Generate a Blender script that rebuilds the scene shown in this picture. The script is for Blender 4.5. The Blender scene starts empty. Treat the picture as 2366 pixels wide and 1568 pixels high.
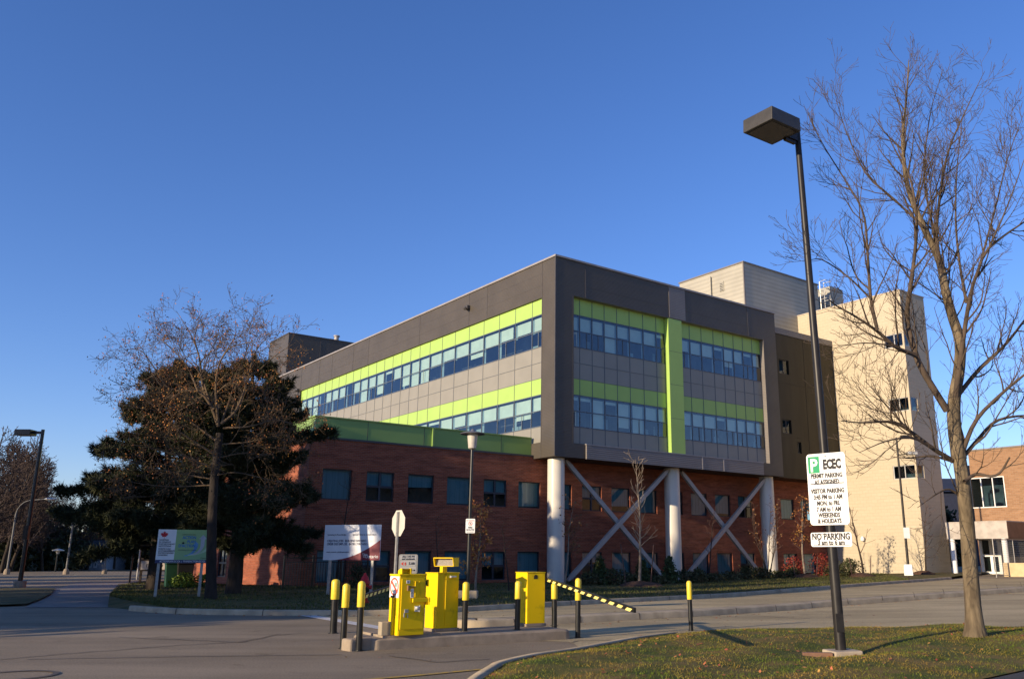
import bpy, math, random
import numpy as np
from mathutils import Vector, Matrix
R = math.radians
sc = bpy.context.scene
COL = sc.collection

# ------------------------------------------------------------------ camera, sky, sun
FPX, PIT, ROLL, CX, CY, EYE = 1989.61, .2477, .0025, 1303.88, 784.0, 1.36   # in units of a 2366 px wide picture
cam_d = bpy.data.cameras.new('camera')
cam_d.sensor_width = 36; cam_d.lens = 36 * FPX / 2366
cam_d.shift_x = -(CX - 1183) / 2366
cam_d.clip_start = .1; cam_d.clip_end = 3000
cam = bpy.data.objects.new('camera', cam_d); COL.objects.link(cam)
cam.matrix_world = Matrix.Translation((0, 0, EYE)) @ Matrix.Rotation(math.pi/2 + PIT, 4, 'X') @ Matrix.Rotation(ROLL, 4, 'Z')
sc.camera = cam

SUN_AZ, SUN_EL = R(50.0), R(13.5)          # shadows run this far to the right of straight ahead
world = bpy.data.worlds.new('World'); sc.world = world; world.use_nodes = True
wn = world.node_tree.nodes; wl = world.node_tree.links
bg = wn['Background']
sky = wn.new('ShaderNodeTexSky'); sky.sky_type = 'NISHITA'; sky.sun_disc = False
sky.sun_elevation = SUN_EL; sky.sun_rotation = SUN_AZ + math.pi
sky.air_density = 1.0; sky.dust_density = .2; sky.ozone_density = 2.5
hsv = wn.new('ShaderNodeHueSaturation'); hsv.inputs['Saturation'].default_value = 1.15
wl.new(sky.outputs[0], hsv.inputs['Color'])
tint = wn.new('ShaderNodeMix'); tint.data_type = 'RGBA'; tint.blend_type = 'MULTIPLY'; tint.inputs[0].default_value = 1; tint.inputs[7].default_value = (.93, .94, 1.33, 1)
wl.new(hsv.outputs[0], tint.inputs[6]); wl.new(tint.outputs[2], bg.inputs[0]); bg.inputs[1].default_value = .12
sun_d = bpy.data.lights.new('sun', 'SUN'); sun_d.energy = 5.0; sun_d.angle = R(.5); sun_d.color = (1, .80, .55)
sun = bpy.data.objects.new('sun', sun_d); COL.objects.link(sun)
sdir = Vector((math.sin(SUN_AZ)*math.cos(SUN_EL), math.cos(SUN_AZ)*math.cos(SUN_EL), -math.sin(SUN_EL)))
sun.rotation_euler = sdir.to_track_quat('-Z', 'Y').to_euler()
sun.location = (-30, -20, 30)
sc.view_settings.view_transform = 'Standard'; sc.view_settings.look = 'None'
sc.view_settings.exposure = .42; sc.view_settings.gamma = 1; sc.view_settings.use_curve_mapping = False
sc.cycles.transparent_max_bounces = 16

# ------------------------------------------------------------------ pixel <-> place helpers (2366 px picture)
def ray(x, y):
    a, b = x - CX, y - CY
    c, s = math.cos(ROLL), math.sin(ROLL)
    px, py = c*a + s*b, -s*a + c*b
    cp, sp = math.cos(PIT), math.sin(PIT)
    return px, FPX*cp + py*sp, FPX*sp - py*cp
def zr(x):                                  # the road climbs gently to the right
    return .02 * max(0.0, x - 6.0)
def gnd(x, y, dz=0.0):
    r = ray(x, y); z = dz
    for _ in range(12):
        t = (z - EYE) / r[2]; z = dz + zr(r[0]*t)
    return Vector((r[0]*t, r[1]*t, z))
def atY(x, y, Y):
    r = ray(x, y); t = Y / r[1]
    return Vector((r[0]*t, Y, EYE + r[2]*t))
PSI = .6609; OX, OY = -.4687, 43.156        # building frame: u along the right facade, v along the left one
CPS, SPS = math.cos(PSI), math.sin(PSI)
def w2b(p):
    x, y = p[0]-OX, p[1]-OY
    return Vector((x*CPS + y*SPS, -x*SPS + y*CPS, p[2]))
def b2w(u, v, z=0):
    return Vector((OX + u*CPS - v*SPS, OY + u*SPS + v*CPS, z))
def onB(x, y, v):
    r = ray(x, y); t = (v + (-SPS*OX + CPS*OY)) / (-SPS*r[0] + CPS*r[1])
    return w2b((r[0]*t, r[1]*t, EYE + r[2]*t))
def onA(x, y, u):
    r = ray(x, y); t = (u + (CPS*OX + SPS*OY)) / (CPS*r[0] + SPS*r[1])
    return w2b((r[0]*t, r[1]*t, EYE + r[2]*t))

# ------------------------------------------------------------------ materials
MATS = {}
def mat(name, col, rough=.7, var=.12, scale=3.0, col2=None, spec=.3, metal=0, bump=0, bscale=40, stretch=(1,1,1), detail=4, fac=(.35,.65)):
    if name in MATS: return MATS[name]
    m = bpy.data.materials.new(name); m.use_nodes = True
    n, l = m.node_tree.nodes, m.node_tree.links
    b = n['Principled BSDF']
    b.inputs['Roughness'].default_value = rough; b.inputs['Specular IOR Level'].default_value = spec
    b.inputs['Metallic'].default_value = metal
    tc = n.new('ShaderNodeTexCoord'); mp = n.new('ShaderNodeMapping'); mp.inputs['Scale'].default_value = stretch
    l.new(tc.outputs['Object'], mp.inputs[0])
    nz = n.new('ShaderNodeTexNoise'); nz.inputs['Scale'].default_value = scale; nz.inputs['Detail'].default_value = detail
    l.new(mp.outputs[0], nz.inputs['Vector'])
    rp = n.new('ShaderNodeValToRGB'); rp.color_ramp.elements[0].position = fac[0]; rp.color_ramp.elements[1].position = fac[1]
    c2 = col2 or [min(1, c*(1+var)) for c in col]; c1 = col if col2 else [c*(1-var) for c in col]
    rp.color_ramp.elements[0].color = (*c1, 1); rp.color_ramp.elements[1].color = (*c2, 1)
    l.new(nz.outputs['Fac'], rp.inputs[0]); l.new(rp.outputs[0], b.inputs['Base Color'])
    if bump:
        n2 = n.new('ShaderNodeTexNoise'); n2.inputs['Scale'].default_value = bscale; n2.inputs['Detail'].default_value = 3
        l.new(mp.outputs[0], n2.inputs['Vector'])
        bp = n.new('ShaderNodeBump'); bp.inputs['Strength'].default_value = bump; bp.inputs['Distance'].default_value = .02
        l.new(n2.outputs['Fac'], bp.inputs['Height']); l.new(bp.outputs[0], b.inputs['Normal'])
    MATS[name] = m; return m
def island_var(m, amt=.5, hue=.0):
    """vary colour from leaf to leaf"""
    n, l = m.node_tree.nodes, m.node_tree.links
    b = n['Principled BSDF']; src = b.inputs['Base Color'].links[0].from_socket
    g = n.new('ShaderNodeNewGeometry'); h = n.new('ShaderNodeHueSaturation')
    mr = n.new('ShaderNodeMapRange'); mr.inputs['To Min'].default_value = 1-amt; mr.inputs['To Max'].default_value = 1+amt
    l.new(g.outputs['Random Per Island'], mr.inputs[0]); l.new(mr.outputs[0], h.inputs['Value'])
    if hue:
        m2 = n.new('ShaderNodeMapRange'); m2.inputs['To Min'].default_value = .5-hue; m2.inputs['To Max'].default_value = .5+hue
        mm = n.new('ShaderNodeMath'); mm.operation = 'FRACT'; m3 = n.new('ShaderNodeMath'); m3.operation = 'MULTIPLY'; m3.inputs[1].default_value = 7.31
        l.new(g.outputs['Random Per Island'], m3.inputs[0]); l.new(m3.outputs[0], mm.inputs[0]); l.new(mm.outputs[0], m2.inputs[0]); l.new(m2.outputs[0], h.inputs['Hue'])
    l.new(src, h.inputs['Color']); l.new(h.outputs[0], b.inputs['Base Color'])
    return m
def wallvec(n, l):
    tc = n.new('ShaderNodeTexCoord'); sp = n.new('ShaderNodeSeparateXYZ'); l.new(tc.outputs['Object'], sp.inputs[0])
    ad = n.new('ShaderNodeMath'); l.new(sp.outputs[0], ad.inputs[0]); l.new(sp.outputs[1], ad.inputs[1])
    cb = n.new('ShaderNodeCombineXYZ'); l.new(ad.outputs[0], cb.inputs[0]); l.new(sp.outputs[2], cb.inputs[1])
    return tc, cb
def brickmat(name, c1, c2, mortar, bw=.21, bh=.075, ms=.008, streak=.25, rough=.85, bumpd=.006):
    m = bpy.data.materials.new(name); m.use_nodes = True; n, l = m.node_tree.nodes, m.node_tree.links
    b = n['Principled BSDF']; b.inputs['Roughness'].default_value = rough; b.inputs['Specular IOR Level'].default_value = .2
    tc, v = wallvec(n, l)
    bt = n.new('ShaderNodeTexBrick'); bt.inputs['Scale'].default_value = 1; bt.inputs['Brick Width'].default_value = bw
    bt.inputs['Row Height'].default_value = bh; bt.inputs['Mortar Size'].default_value = ms; bt.inputs['Bias'].default_value = 0
    bt.inputs['Color1'].default_value = (*c1, 1); bt.inputs['Color2'].default_value = (*c2, 1); bt.inputs['Mortar'].default_value = (*mortar, 1)
    l.new(v.outputs[0], bt.inputs['Vector'])
    mp = n.new('ShaderNodeMapping'); mp.inputs['Scale'].default_value = (.5, 3.2, 1); l.new(v.outputs[0], mp.inputs[0])
    nz = n.new('ShaderNodeTexNoise'); nz.inputs['Scale'].default_value = 1.6; nz.inputs['Detail'].default_value = 6; nz.inputs['Roughness'].default_value = .7
    l.new(mp.outputs[0], nz.inputs['Vector'])
    h = n.new('ShaderNodeHueSaturation'); mr = n.new('ShaderNodeMapRange'); mr.inputs['From Min'].default_value = .3; mr.inputs['From Max'].default_value = .7
    mr.inputs['To Min'].default_value = 1-streak; mr.inputs['To Max'].default_value = 1+streak
    l.new(nz.outputs['Fac'], mr.inputs[0]); l.new(mr.outputs[0], h.inputs['Value']); l.new(bt.outputs['Color'], h.inputs['Color'])
    l.new(h.outputs[0], b.inputs['Base Color'])
    bp = n.new('ShaderNodeBump'); bp.inputs['Distance'].default_value = bumpd; bp.invert = True
    l.new(bt.outputs['Fac'], bp.inputs['Height']); l.new(bp.outputs[0], b.inputs['Normal'])
    return m
def corrugated(name, col, pitch=.2, rough=.5, depth=.02, strength=.6, metal=0, streak=.1):
    m = bpy.data.materials.new(name); m.use_nodes = True; n, l = m.node_tree.nodes, m.node_tree.links
    b = n['Principled BSDF']; b.inputs['Roughness'].default_value = rough; b.inputs['Specular IOR Level'].default_value = .35; b.inputs['Metallic'].default_value = metal
    tc = n.new('ShaderNodeTexCoord')
    wv = n.new('ShaderNodeTexWave'); wv.wave_type = 'BANDS'; wv.bands_direction = 'Z'; wv.wave_profile = 'SIN'
    wv.inputs['Scale'].default_value = 2*math.pi/20/pitch
    l.new(tc.outputs['Object'], wv.inputs['Vector'])
    bp = n.new('ShaderNodeBump'); bp.inputs['Distance'].default_value = depth; bp.inputs['Strength'].default_value = strength
    l.new(wv.outputs['Fac'], bp.inputs['Height']); l.new(bp.outputs[0], b.inputs['Normal'])
    nz = n.new('ShaderNodeTexNoise'); nz.inputs['Scale'].default_value = .7; nz.inputs['Detail'].default_value = 5; l.new(tc.outputs['Object'], nz.inputs['Vector'])
    rp = n.new('ShaderNodeValToRGB'); rp.color_ramp.elements[0].position = .3; rp.color_ramp.elements[1].position = .7
    rp.color_ramp.elements[0].color = (*[c*(1-streak) for c in col], 1); rp.color_ramp.elements[1].color = (*[c*(1+streak) for c in col], 1)
    l.new(nz.outputs['Fac'], rp.inputs[0])
    mx = n.new('ShaderNodeMix'); mx.data_type = 'RGBA'; mx.blend_type = 'MULTIPLY'; mx.inputs[0].default_value = .14
    l.new(rp.outputs[0], mx.inputs[6]); l.new(wv.outputs['Color'], mx.inputs[7]); l.new(mx.outputs[2], b.inputs['Base Color'])
    return m
def glassmat(name, tint, refl=.06, wob=.03):
    m = bpy.data.materials.new(name); m.use_nodes = True; n, l = m.node_tree.nodes, m.node_tree.links
    n.remove(n['Principled BSDF']); out = n['Material Output']
    tr = n.new('ShaderNodeBsdfTransparent'); tr.inputs[0].default_value = (*tint, 1)
    gl = n.new('ShaderNodeBsdfGlossy'); gl.inputs['Roughness'].default_value = .02; gl.inputs[0].default_value = (.85, .92, 1, 1)
    fr = n.new('ShaderNodeLayerWeight'); fr.inputs[0].default_value = .5
    pw = n.new('ShaderNodeMath'); pw.operation = 'POWER'; pw.inputs[1].default_value = 4; l.new(fr.outputs['Facing'], pw.inputs[0])
    ad = n.new('ShaderNodeMath'); ad.inputs[1].default_value = refl; l.new(pw.outputs[0], ad.inputs[0])
    tc = n.new('ShaderNodeTexCoord'); nz = n.new('ShaderNodeTexNoise'); nz.inputs['Scale'].default_value = .8; l.new(tc.outputs['Object'], nz.inputs['Vector'])
    bp = n.new('ShaderNodeBump'); bp.inputs['Strength'].default_value = wob; bp.inputs['Distance'].default_value = .5; l.new(nz.outputs['Fac'], bp.inputs['Height'])
    l.new(bp.outputs[0], gl.inputs['Normal'])
    mx = n.new('ShaderNodeMixShader'); l.new(ad.outputs[0], mx.inputs[0]); l.new(tr.outputs[0], mx.inputs[1]); l.new(gl.outputs[0], mx.inputs[2]); l.new(mx.outputs[0], out.inputs[0])
    return m

M_brick = brickmat('red_brick', (.31,.088,.042), (.23,.062,.032), (.25,.135,.095), streak=.4)
M_tan = brickmat('tan_brick', (.33,.19,.108), (.26,.145,.08), (.31,.22,.15), bw=.3, bh=.11, ms=.01, streak=.12)
M_block = brickmat('cream_block', (.50,.43,.315), (.48,.415,.30), (.43,.37,.27), bw=.42, bh=.21, ms=.010, streak=.05, bumpd=.003)
M_clad = corrugated('brown_cladding', (.086,.074,.060), .075, .45, .012, .5)
M_clad_pale = corrugated('grey_cladding', (.21,.19,.175), .1, .45, .015, .6)
M_pent = corrugated('pale_corrugated_metal', (.385,.365,.30), .3, .5, .03, .25)
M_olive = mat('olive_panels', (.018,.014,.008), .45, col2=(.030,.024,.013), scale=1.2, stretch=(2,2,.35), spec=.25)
M_darkmetal = mat('dark_metal_trim', (.075,.068,.065), .4, .1)
M_greymetal = mat('grey_metal_trim', (.30,.28,.27), .4, .08)
M_green = mat('lime_panel', (.355,.525,.124), .4, .03, 1.0, spec=.3)
M_green2 = mat('lime_parapet', (.24,.37,.10), .4, .05, .6, spec=.35)
M_greyp = mat('grey_panel', (.26,.248,.212), .4, .04, 1.0, spec=.3)
M_frame = mat('window_frame', (.035,.04,.05), .4, .1)
M_mull = mat('mullion', (.10,.12,.15), .4, .1)
M_glass = glassmat('curtain_glass', (.66,.78,.80), .115)
M_glass2 = glassmat('window_glass', (.45,.62,.66), .05)
M_blind = mat('aqua_blind', (.68,.72,.58), .8, .05, 2)
M_jamb = mat('pale_jamb', (.30,.38,.38), .7, .08)
M_blind2 = mat('teal_blind', (.30,.40,.41), .8, .08, 2, stretch=(8,8,.4))
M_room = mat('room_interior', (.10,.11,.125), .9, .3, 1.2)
M_col = mat('column_paint', (.62,.58,.50), .28, .03, 1.5, spec=.5)
M_steel = mat('brace_steel', (.36,.34,.31), .4, .08)
M_roof = mat('roof_membrane', (.25,.24,.22), .9)
M_conc = mat('concrete', (.28,.225,.165), .9, .16, 5, bump=.3, bscale=60, detail=8)
M_kerb = mat('kerb_concrete', (.40,.325,.215), .9, .18, 3, bump=.3, bscale=50, detail=8)
def asphaltmat(name, k, kb):
    m = bpy.data.materials.new(name); m.use_nodes = True; n, l = m.node_tree.nodes, m.node_tree.links
    b = n['Principled BSDF']; b.inputs['Roughness'].default_value = .88; b.inputs['Specular IOR Level'].default_value = .2
    tc = n.new('ShaderNodeTexCoord')
    def noise(scale, detail, st=(1,1,1), rot=0, rough=.55):
        mp = n.new('ShaderNodeMapping'); mp.inputs['Scale'].default_value = st; mp.inputs['Rotation'].default_value = (0,0,rot); l.new(tc.outputs['Object'], mp.inputs[0])
        z = n.new('ShaderNodeTexNoise'); z.inputs['Scale'].default_value = scale; z.inputs['Detail'].default_value = detail; z.inputs['Roughness'].default_value = rough; l.new(mp.outputs[0], z.inputs['Vector']); return z
    def ramp(src, p0, c0, p1, c1):
        r = n.new('ShaderNodeValToRGB'); r.color_ramp.elements[0].position = p0; r.color_ramp.elements[0].color = (*c0,1); r.color_ramp.elements[1].position = p1; r.color_ramp.elements[1].color = (*c1,1); l.new(src, r.inputs[0]); return r
    def mul(a, bb, f=1):
        x = n.new('ShaderNodeMix'); x.data_type = 'RGBA'; x.blend_type = 'MULTIPLY'; x.inputs[0].default_value = f; l.new(a, x.inputs[6]); l.new(bb, x.inputs[7]); return x.outputs[2]
    base = ramp(noise(.22, 4).outputs['Fac'], .38, (.26*k,.21*k,.15*k*kb), .62, (.34*k,.275*k,.20*k*kb))
    tracks = ramp(noise(.9, 5, (.12,1,1), -.75).outputs['Fac'], .35, (.80,.80,.80), .6, (1.05,1.05,1.05))
    stains = ramp(noise(1.1, 7, rough=.7).outputs['Fac'], .28, (.66,.64,.62), .42, (1,1,1))
    grit = ramp(noise(38, 5, rough=.8).outputs['Fac'], .33, (.62,.61,.60), .66, (1.28,1.27,1.25))
    c = mul(mul(mul(base.outputs[0], tracks.outputs[0]), stains.outputs[0]), grit.outputs[0])
    l.new(c, b.inputs['Base Color'])
    bp = n.new('ShaderNodeBump'); bp.inputs['Strength'].default_value = .55; bp.inputs['Distance'].default_value = .02; l.new(noise(70, 6).outputs['Fac'], bp.inputs['Height']); l.new(bp.outputs[0], b.inputs['Normal'])
    return m
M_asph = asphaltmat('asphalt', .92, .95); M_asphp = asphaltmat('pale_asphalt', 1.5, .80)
M_asph2 = mat('dark_asphalt', (.07,.065,.062), .9, .1, 3, bump=.5, bscale=70)
M_yel = mat('yellow_paint', (.50,.33,.008), .45, 0, 5, col2=(.84,.57,.004), spec=.2, detail=9, fac=(.26,.42))
M_ysl = mat('yellow_sleeve', (.78,.58,.045), .4, .08, 9, spec=.4)
M_blk = mat('black_paint', (.013,.013,.013), .3, .3, 8, spec=.45)
M_lampblk = mat('lamp_paint', (.020,.018,.017), .4, .2, 6)
M_white = mat('white_paint', (.78,.78,.76), .5, .03)
M_signw = mat('sign_white', (.80,.80,.78), .4, .03)
M_alu = mat('aluminium', (.52,.52,.50), .4, .08, metal=.3)
M_galv = mat('galvanised', (.34,.33,.31), .45, .12, 10, metal=.4)
M_ink = mat('sign_ink', (.02,.02,.025), .6, .1)
M_red = mat('red_paint', (.45,.02,.02), .45, .1)
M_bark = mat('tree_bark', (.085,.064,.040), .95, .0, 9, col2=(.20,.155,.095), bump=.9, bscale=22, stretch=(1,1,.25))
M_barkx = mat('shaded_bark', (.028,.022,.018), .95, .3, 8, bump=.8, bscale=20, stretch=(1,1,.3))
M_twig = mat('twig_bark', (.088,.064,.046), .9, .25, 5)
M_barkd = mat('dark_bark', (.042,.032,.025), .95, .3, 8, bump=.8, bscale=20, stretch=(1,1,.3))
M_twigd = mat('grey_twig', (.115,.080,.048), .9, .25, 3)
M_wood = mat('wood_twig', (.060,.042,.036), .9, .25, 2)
M_needle = island_var(mat('pine_needle', (.024,.032,.013), .7, .0, .8, col2=(.050,.053,.019)), .4)
M_leaf_o = island_var(mat('orange_leaf', (.27,.115,.032), .7, .25, 3), .45, .02)
M_leaf_b = island_var(mat('bright_orange_leaf', (.46,.19,.05), .7, .2, 3), .4, .02)
M_leaf_t = island_var(mat('tan_leaf', (.22,.105,.04), .7, .25, 3), .45, .02)
M_leaf_r = island_var(mat('red_leaf', (.24,.04,.025), .7, .25, 3), .45, .015)
M_leaf_g = island_var(mat('shrub_leaf', (.040,.052,.018), .7, .0, 1.2, col2=(.095,.080,.032)), .45, .02)
M_leaf_l = island_var(mat('light_green_leaf', (.15,.22,.035), .7, .2, 3), .4)
M_spruce = island_var(mat('spruce_needle', (.055,.075,.025), .7, .2, 3), .4)
M_fallen = island_var(mat('fallen_leaf', (.32,.13,.045), .8, .3, 3), .5, .03)
M_mulch = island_var(mat('mulch', (.085,.045,.028), .95, .3, 12, bump=.8, bscale=25), .3)
M_grass = island_var(mat('grass_blade', (.085,.120,.008), .8, .0, 1.3, col2=(.21,.150,.026), detail=6, fac=(.40,.60)), .45, .025)
M_lawn = mat('lawn_turf', (.060,.062,.016), .95, .0, 1.4, col2=(.135,.100,.035), bump=1.0, bscale=35, detail=10, fac=(.38,.62))
M_turf = mat('foreground_turf', (.066,.085,.008), .95, .0, 1.8, col2=(.185,.125,.032), bump=1.0, bscale=60, detail=10, fac=(.38,.62))

# ------------------------------------------------------------------ mesh helpers
class MB:
    def __init__(s): s.v, s.f, s.m, s.ch, s.n = [], [], [], [], 0
    def add(s, verts, faces, mi=0):
        b = s.n; s.v.extend([tuple(p) for p in verts]); s.n += len(verts)
        for f in faces: s.f.append([b+i for i in f]); s.m.append(mi)
        return s
    def quad(s, a, b, c, d, mi=0): return s.add([a, b, c, d], [(0,1,2,3)], mi)
    def box(s, x0, y0, z0, x1, y1, z1, mi=0, M=None):
        x0, x1 = sorted((x0, x1)); y0, y1 = sorted((y0, y1)); z0, z1 = sorted((z0, z1))
        v = [Vector(p) for p in ((x0,y0,z0),(x1,y0,z0),(x1,y1,z0),(x0,y1,z0),(x0,y0,z1),(x1,y0,z1),(x1,y1,z1),(x0,y1,z1))]
        if M: v = [M @ p for p in v]
        return s.add(v, [(0,3,2,1),(4,5,6,7),(0,1,5,4),(1,2,6,5),(2,3,7,6),(3,0,4,7)], mi)
    def tube(s, pts, rad, n=8, mi=0, caps=True):
        pts = [Vector(p) for p in pts]
        if not hasattr(rad, '__len__'): rad = [rad]*len(pts)
        vs, fs = [], []; up = None
        for i, p in enumerate(pts):
            d = (pts[min(i+1, len(pts)-1)] - pts[max(i-1, 0)])
            d = d.normalized() if d.length > 1e-9 else Vector((0,0,1))
            if up is None: up = d.orthogonal().normalized()
            a = (up - d*up.dot(d)); a = a.normalized() if a.length > 1e-6 else d.orthogonal().normalized()
            up = a; b = d.cross(a)
            for k in range(n):
                t = 2*math.pi*k/n
                vs.append(p + (a*math.cos(t) + b*math.sin(t))*rad[i])
        for i in range(len(pts)-1):
            for k in range(n):
                fs.append((i*n+k, i*n+(k+1)%n, (i+1)*n+(k+1)%n, (i+1)*n+k))
        if caps: fs.append(tuple(range(n))[::-1]); fs.append(tuple((len(pts)-1)*n+k for k in range(n)))
        return s.add(vs, fs, mi)
    def lathe(s, prof, n=16, c=(0,0,0), mi=0):
        vs, fs = [], []
        for r, z in prof:
            for k in range(n):
                t = 2*math.pi*k/n; vs.append((c[0]+r*math.cos(t), c[1]+r*math.sin(t), c[2]+z))
        for i in range(len(prof)-1):
            for k in range(n): fs.append((i*n+k, i*n+(k+1)%n, (i+1)*n+(k+1)%n, (i+1)*n+k))
        fs.append(tuple(range(n))[::-1]); fs.append(tuple((len(prof)-1)*n+k for k in range(n)))
        return s.add(vs, fs, mi)
    def prism(s, poly, axis, a0, a1, mi=0, M=None):
        """poly in the other two axes, extruded along axis (0,1,2) from a0 to a1"""
        def P(q, a):
            l = list(q); l.insert(axis, a); return Vector(l)
        n = len(poly); v = [P(q, a0) for q in poly] + [P(q, a1) for q in poly]
        if M: v = [M @ p for p in v]
        f = [tuple(range(n))[::-1], tuple(range(n, 2*n))] + [(i, (i+1)%n, n+(i+1)%n, n+i) for i in range(n)]
        return s.add(v, f, mi)
    def mesh(s, me, M, mi=0):
        return s.add([M @ v.co for v in me.vertices], [tuple(p.vertices) for p in me.polygons], mi)
    def build(s, name, mats, parent=None, smooth=False, bevel=0, fix=False):
        me = bpy.data.meshes.new(name); me.from_pydata(s.v, [], s.f)
        if not isinstance(mats, (list, tuple)): mats = [mats]
        for m in mats: me.materials.append(m)
        if len(mats) > 1: me.polygons.foreach_set('material_index', s.m)
        if smooth: me.polygons.foreach_set('use_smooth', [True]*len(s.f))
        me.update()
        if fix:
            import bmesh
            bm = bmesh.new(); bm.from_mesh(me); bmesh.ops.recalc_face_normals(bm, faces=bm.faces); bm.to_mesh(me); bm.free()
        o = bpy.data.objects.new(name, me); COL.objects.link(o)
        if parent: o.parent = parent
        if smooth and smooth != 'all':
            try: me.set_sharp_from_angle(angle=R(40))
            except Exception: pass
        if bevel:
            b = o.modifiers.new('bevel', 'BEVEL'); b.width = bevel; b.segments = 2; b.limit_method = 'ANGLE'
        return o
def npmesh(name, verts, faces, m, parent=None, smooth=False):
    """verts (N,3) array, faces (M,k) array"""
    me = bpy.data.meshes.new(name); k = faces.shape[1]
    me.vertices.add(len(verts)); me.vertices.foreach_set('co', np.asarray(verts, dtype=np.float32).ravel())
    me.loops.add(faces.size); me.loops.foreach_set('vertex_index', faces.astype(np.int32).ravel())
    me.polygons.add(len(faces)); me.polygons.foreach_set('loop_start', np.arange(0, faces.size, k, dtype=np.int32))
    me.polygons.foreach_set('loop_total', np.full(len(faces), k, dtype=np.int32))
    me.materials.append(m); me.update(calc_edges=True)
    if smooth: me.polygons.foreach_set('use_smooth', [True]*len(faces))
    o = bpy.data.objects.new(name, me); COL.objects.link(o)
    if parent: o.parent = parent
    return o
def tag(o, label=None, cat=None, group=None, kind=None):
    if label: o['label'] = label
    if cat: o['category'] = cat
    if group: o['group'] = group
    if kind: o['kind'] = kind
    return o
def thing(name, label, cat, loc=(0,0,0), rz=0, group=None):
    o = bpy.data.objects.new(name, None); COL.objects.link(o); o.empty_display_size = .2
    o.location = loc; o.rotation_euler = (0,0,rz)
    return tag(o, label, cat, group)
def copy_tree(o, parent=None):
    c = o.copy(); COL.objects.link(c); c.parent = parent
    for ch in [x for x in KIDS(o)]: copy_tree(ch, c)
    return c
def KIDS(o): return list(o.children)
def struct(o, label=None): o['kind'] = 'structure'; return o
def text(mb, body, size, M, mi=0, align='CENTER', bold=0, sx=1.0):
    """letters laid in the XZ plane facing -Y, centred on M's origin"""
    cu = bpy.data.curves.new('t', 'FONT'); cu.body = body; cu.size = size; cu.align_x = align; cu.offset = bold; cu.extrude = .0015; cu.resolution_u = 2
    ob = bpy.data.objects.new('t', cu); COL.objects.link(ob)
    bpy.context.view_layer.update()
    me = bpy.data.meshes.new_from_object(ob.evaluated_get(bpy.context.evaluated_depsgraph_get()))
    mb.mesh(me, M @ Matrix.Rotation(math.pi/2, 4, 'X') @ Matrix.Scale(sx, 4, (1,0,0)), mi)
    bpy.data.objects.remove(ob); bpy.data.curves.remove(cu); bpy.data.meshes.remove(me)
def T(x, y, z): return Matrix.Translation((x, y, z))
def holes_wall(mb, P, a0, a1, z0, z1, holes, depth, mi=0, rmi=None):
    """wall sheet on plane P(a, z, d) with rectangular holes (a0,a1,z0,z1) and reveals"""
    A = sorted(set([a0, a1] + [h[i] for h in holes for i in (0,1)])); Z = sorted(set([z0, z1] + [h[i] for h in holes for i in (2,3)]))
    A = [a for a in A if a0 <= a <= a1]; Z = [z for z in Z if z0 <= z <= z1]
    for i in range(len(A)-1):
        for j in range(len(Z)-1):
            ca, cz = (A[i]+A[i+1])/2, (Z[j]+Z[j+1])/2
            if any(h[0] < ca < h[1] and h[2] < cz < h[3] for h in holes): continue
            mb.quad(P(A[i],Z[j],0), P(A[i+1],Z[j],0), P(A[i+1],Z[j+1],0), P(A[i],Z[j+1],0), mi)
    r = mi if rmi is None else rmi
    for h in holes:
        c = [(h[0],h[2]),(h[1],h[2]),(h[1],h[3]),(h[0],h[3])]
        for i in range(4):
            p, q = c[i], c[(i+1)%4]
            mb.quad(P(*p,0), P(*p,depth), P(*q,depth), P(*q,0), r)
PB = lambda v: (lambda a, z, d: (a, v+d, z))       # facade facing the street (depth = +v)
PA = lambda u: (lambda a, z, d: (u+d, a, z))       # facade facing left (depth = +u)

rng = random.Random(7); nr = np.random.default_rng(7)
# ------------------------------------------------------------------ ground, roads, kerbs
def strip(name, rows, m, kind='structure'):
    """a sheet lofted between polylines that share their point count"""
    v = [tuple(p) for r in rows for p in r]; n = len(rows[0])
    f = [(i*n+k, i*n+k+1, (i+1)*n+k+1, (i+1)*n+k) for i in range(len(rows)-1) for k in range(n-1)]
    me = bpy.data.meshes.new(name); me.from_pydata(v, [], f); me.materials.append(m)
    me.polygons.foreach_set('use_smooth', [True]*len(f))
    o = bpy.data.objects.new(name, me); COL.objects.link(o); o['kind'] = kind; return o
def resample(pl, n):
    pl = [Vector(p) for p in pl]; d = [0]
    for a, b in zip(pl, pl[1:]): d.append(d[-1] + (b-a).length)
    out = []
    for i in range(n):
        t = d[-1]*i/(n-1); k = 0
        while k < len(pl)-2 and d[k+1] < t: k += 1
        s = (t-d[k])/max(1e-9, d[k+1]-d[k]); out.append(pl[k].lerp(pl[k+1], s))
    return out
def smooth_pl(pl, n):
    """Catmull-Rom"""
    pl = [Vector(p) for p in pl]; P = [pl[0]*2-pl[1]] + pl + [pl[-1]*2-pl[-2]]; o = []
    for i in range(1, len(P)-2):
        for k in range(6):
            t = k/6; a, b, c, d = P[i-1], P[i], P[i+1], P[i+2]
            o.append(.5*((2*b) + (c-a)*t + (2*a-5*b+4*c-d)*t*t + (3*b-a-3*c+d)*t**3))
    o.append(pl[-1]); return resample(o, n)
xs = [-900, -200, -60, 6] + [10, 16, 24, 34, 46, 60, 120, 400, 900]
strip('ground', [[(x, y, zr(min(x, 60)) - .12) for x in xs] for y in (-300, -20, 20, 60, 120, 300, 1500)], mat('dry_ground', (.07,.06,.03), .95, .3, .15, bump=.4, bscale=4))
strip('road', [[(x, y, zr(x)) for x in (-58, -40, -20, -8, 0, 6, 10, 16, 24, 34, 46, 60)] for y in (-12, 0, 10, 20, 30, 45, 64, 84)], M_asph)

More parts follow.
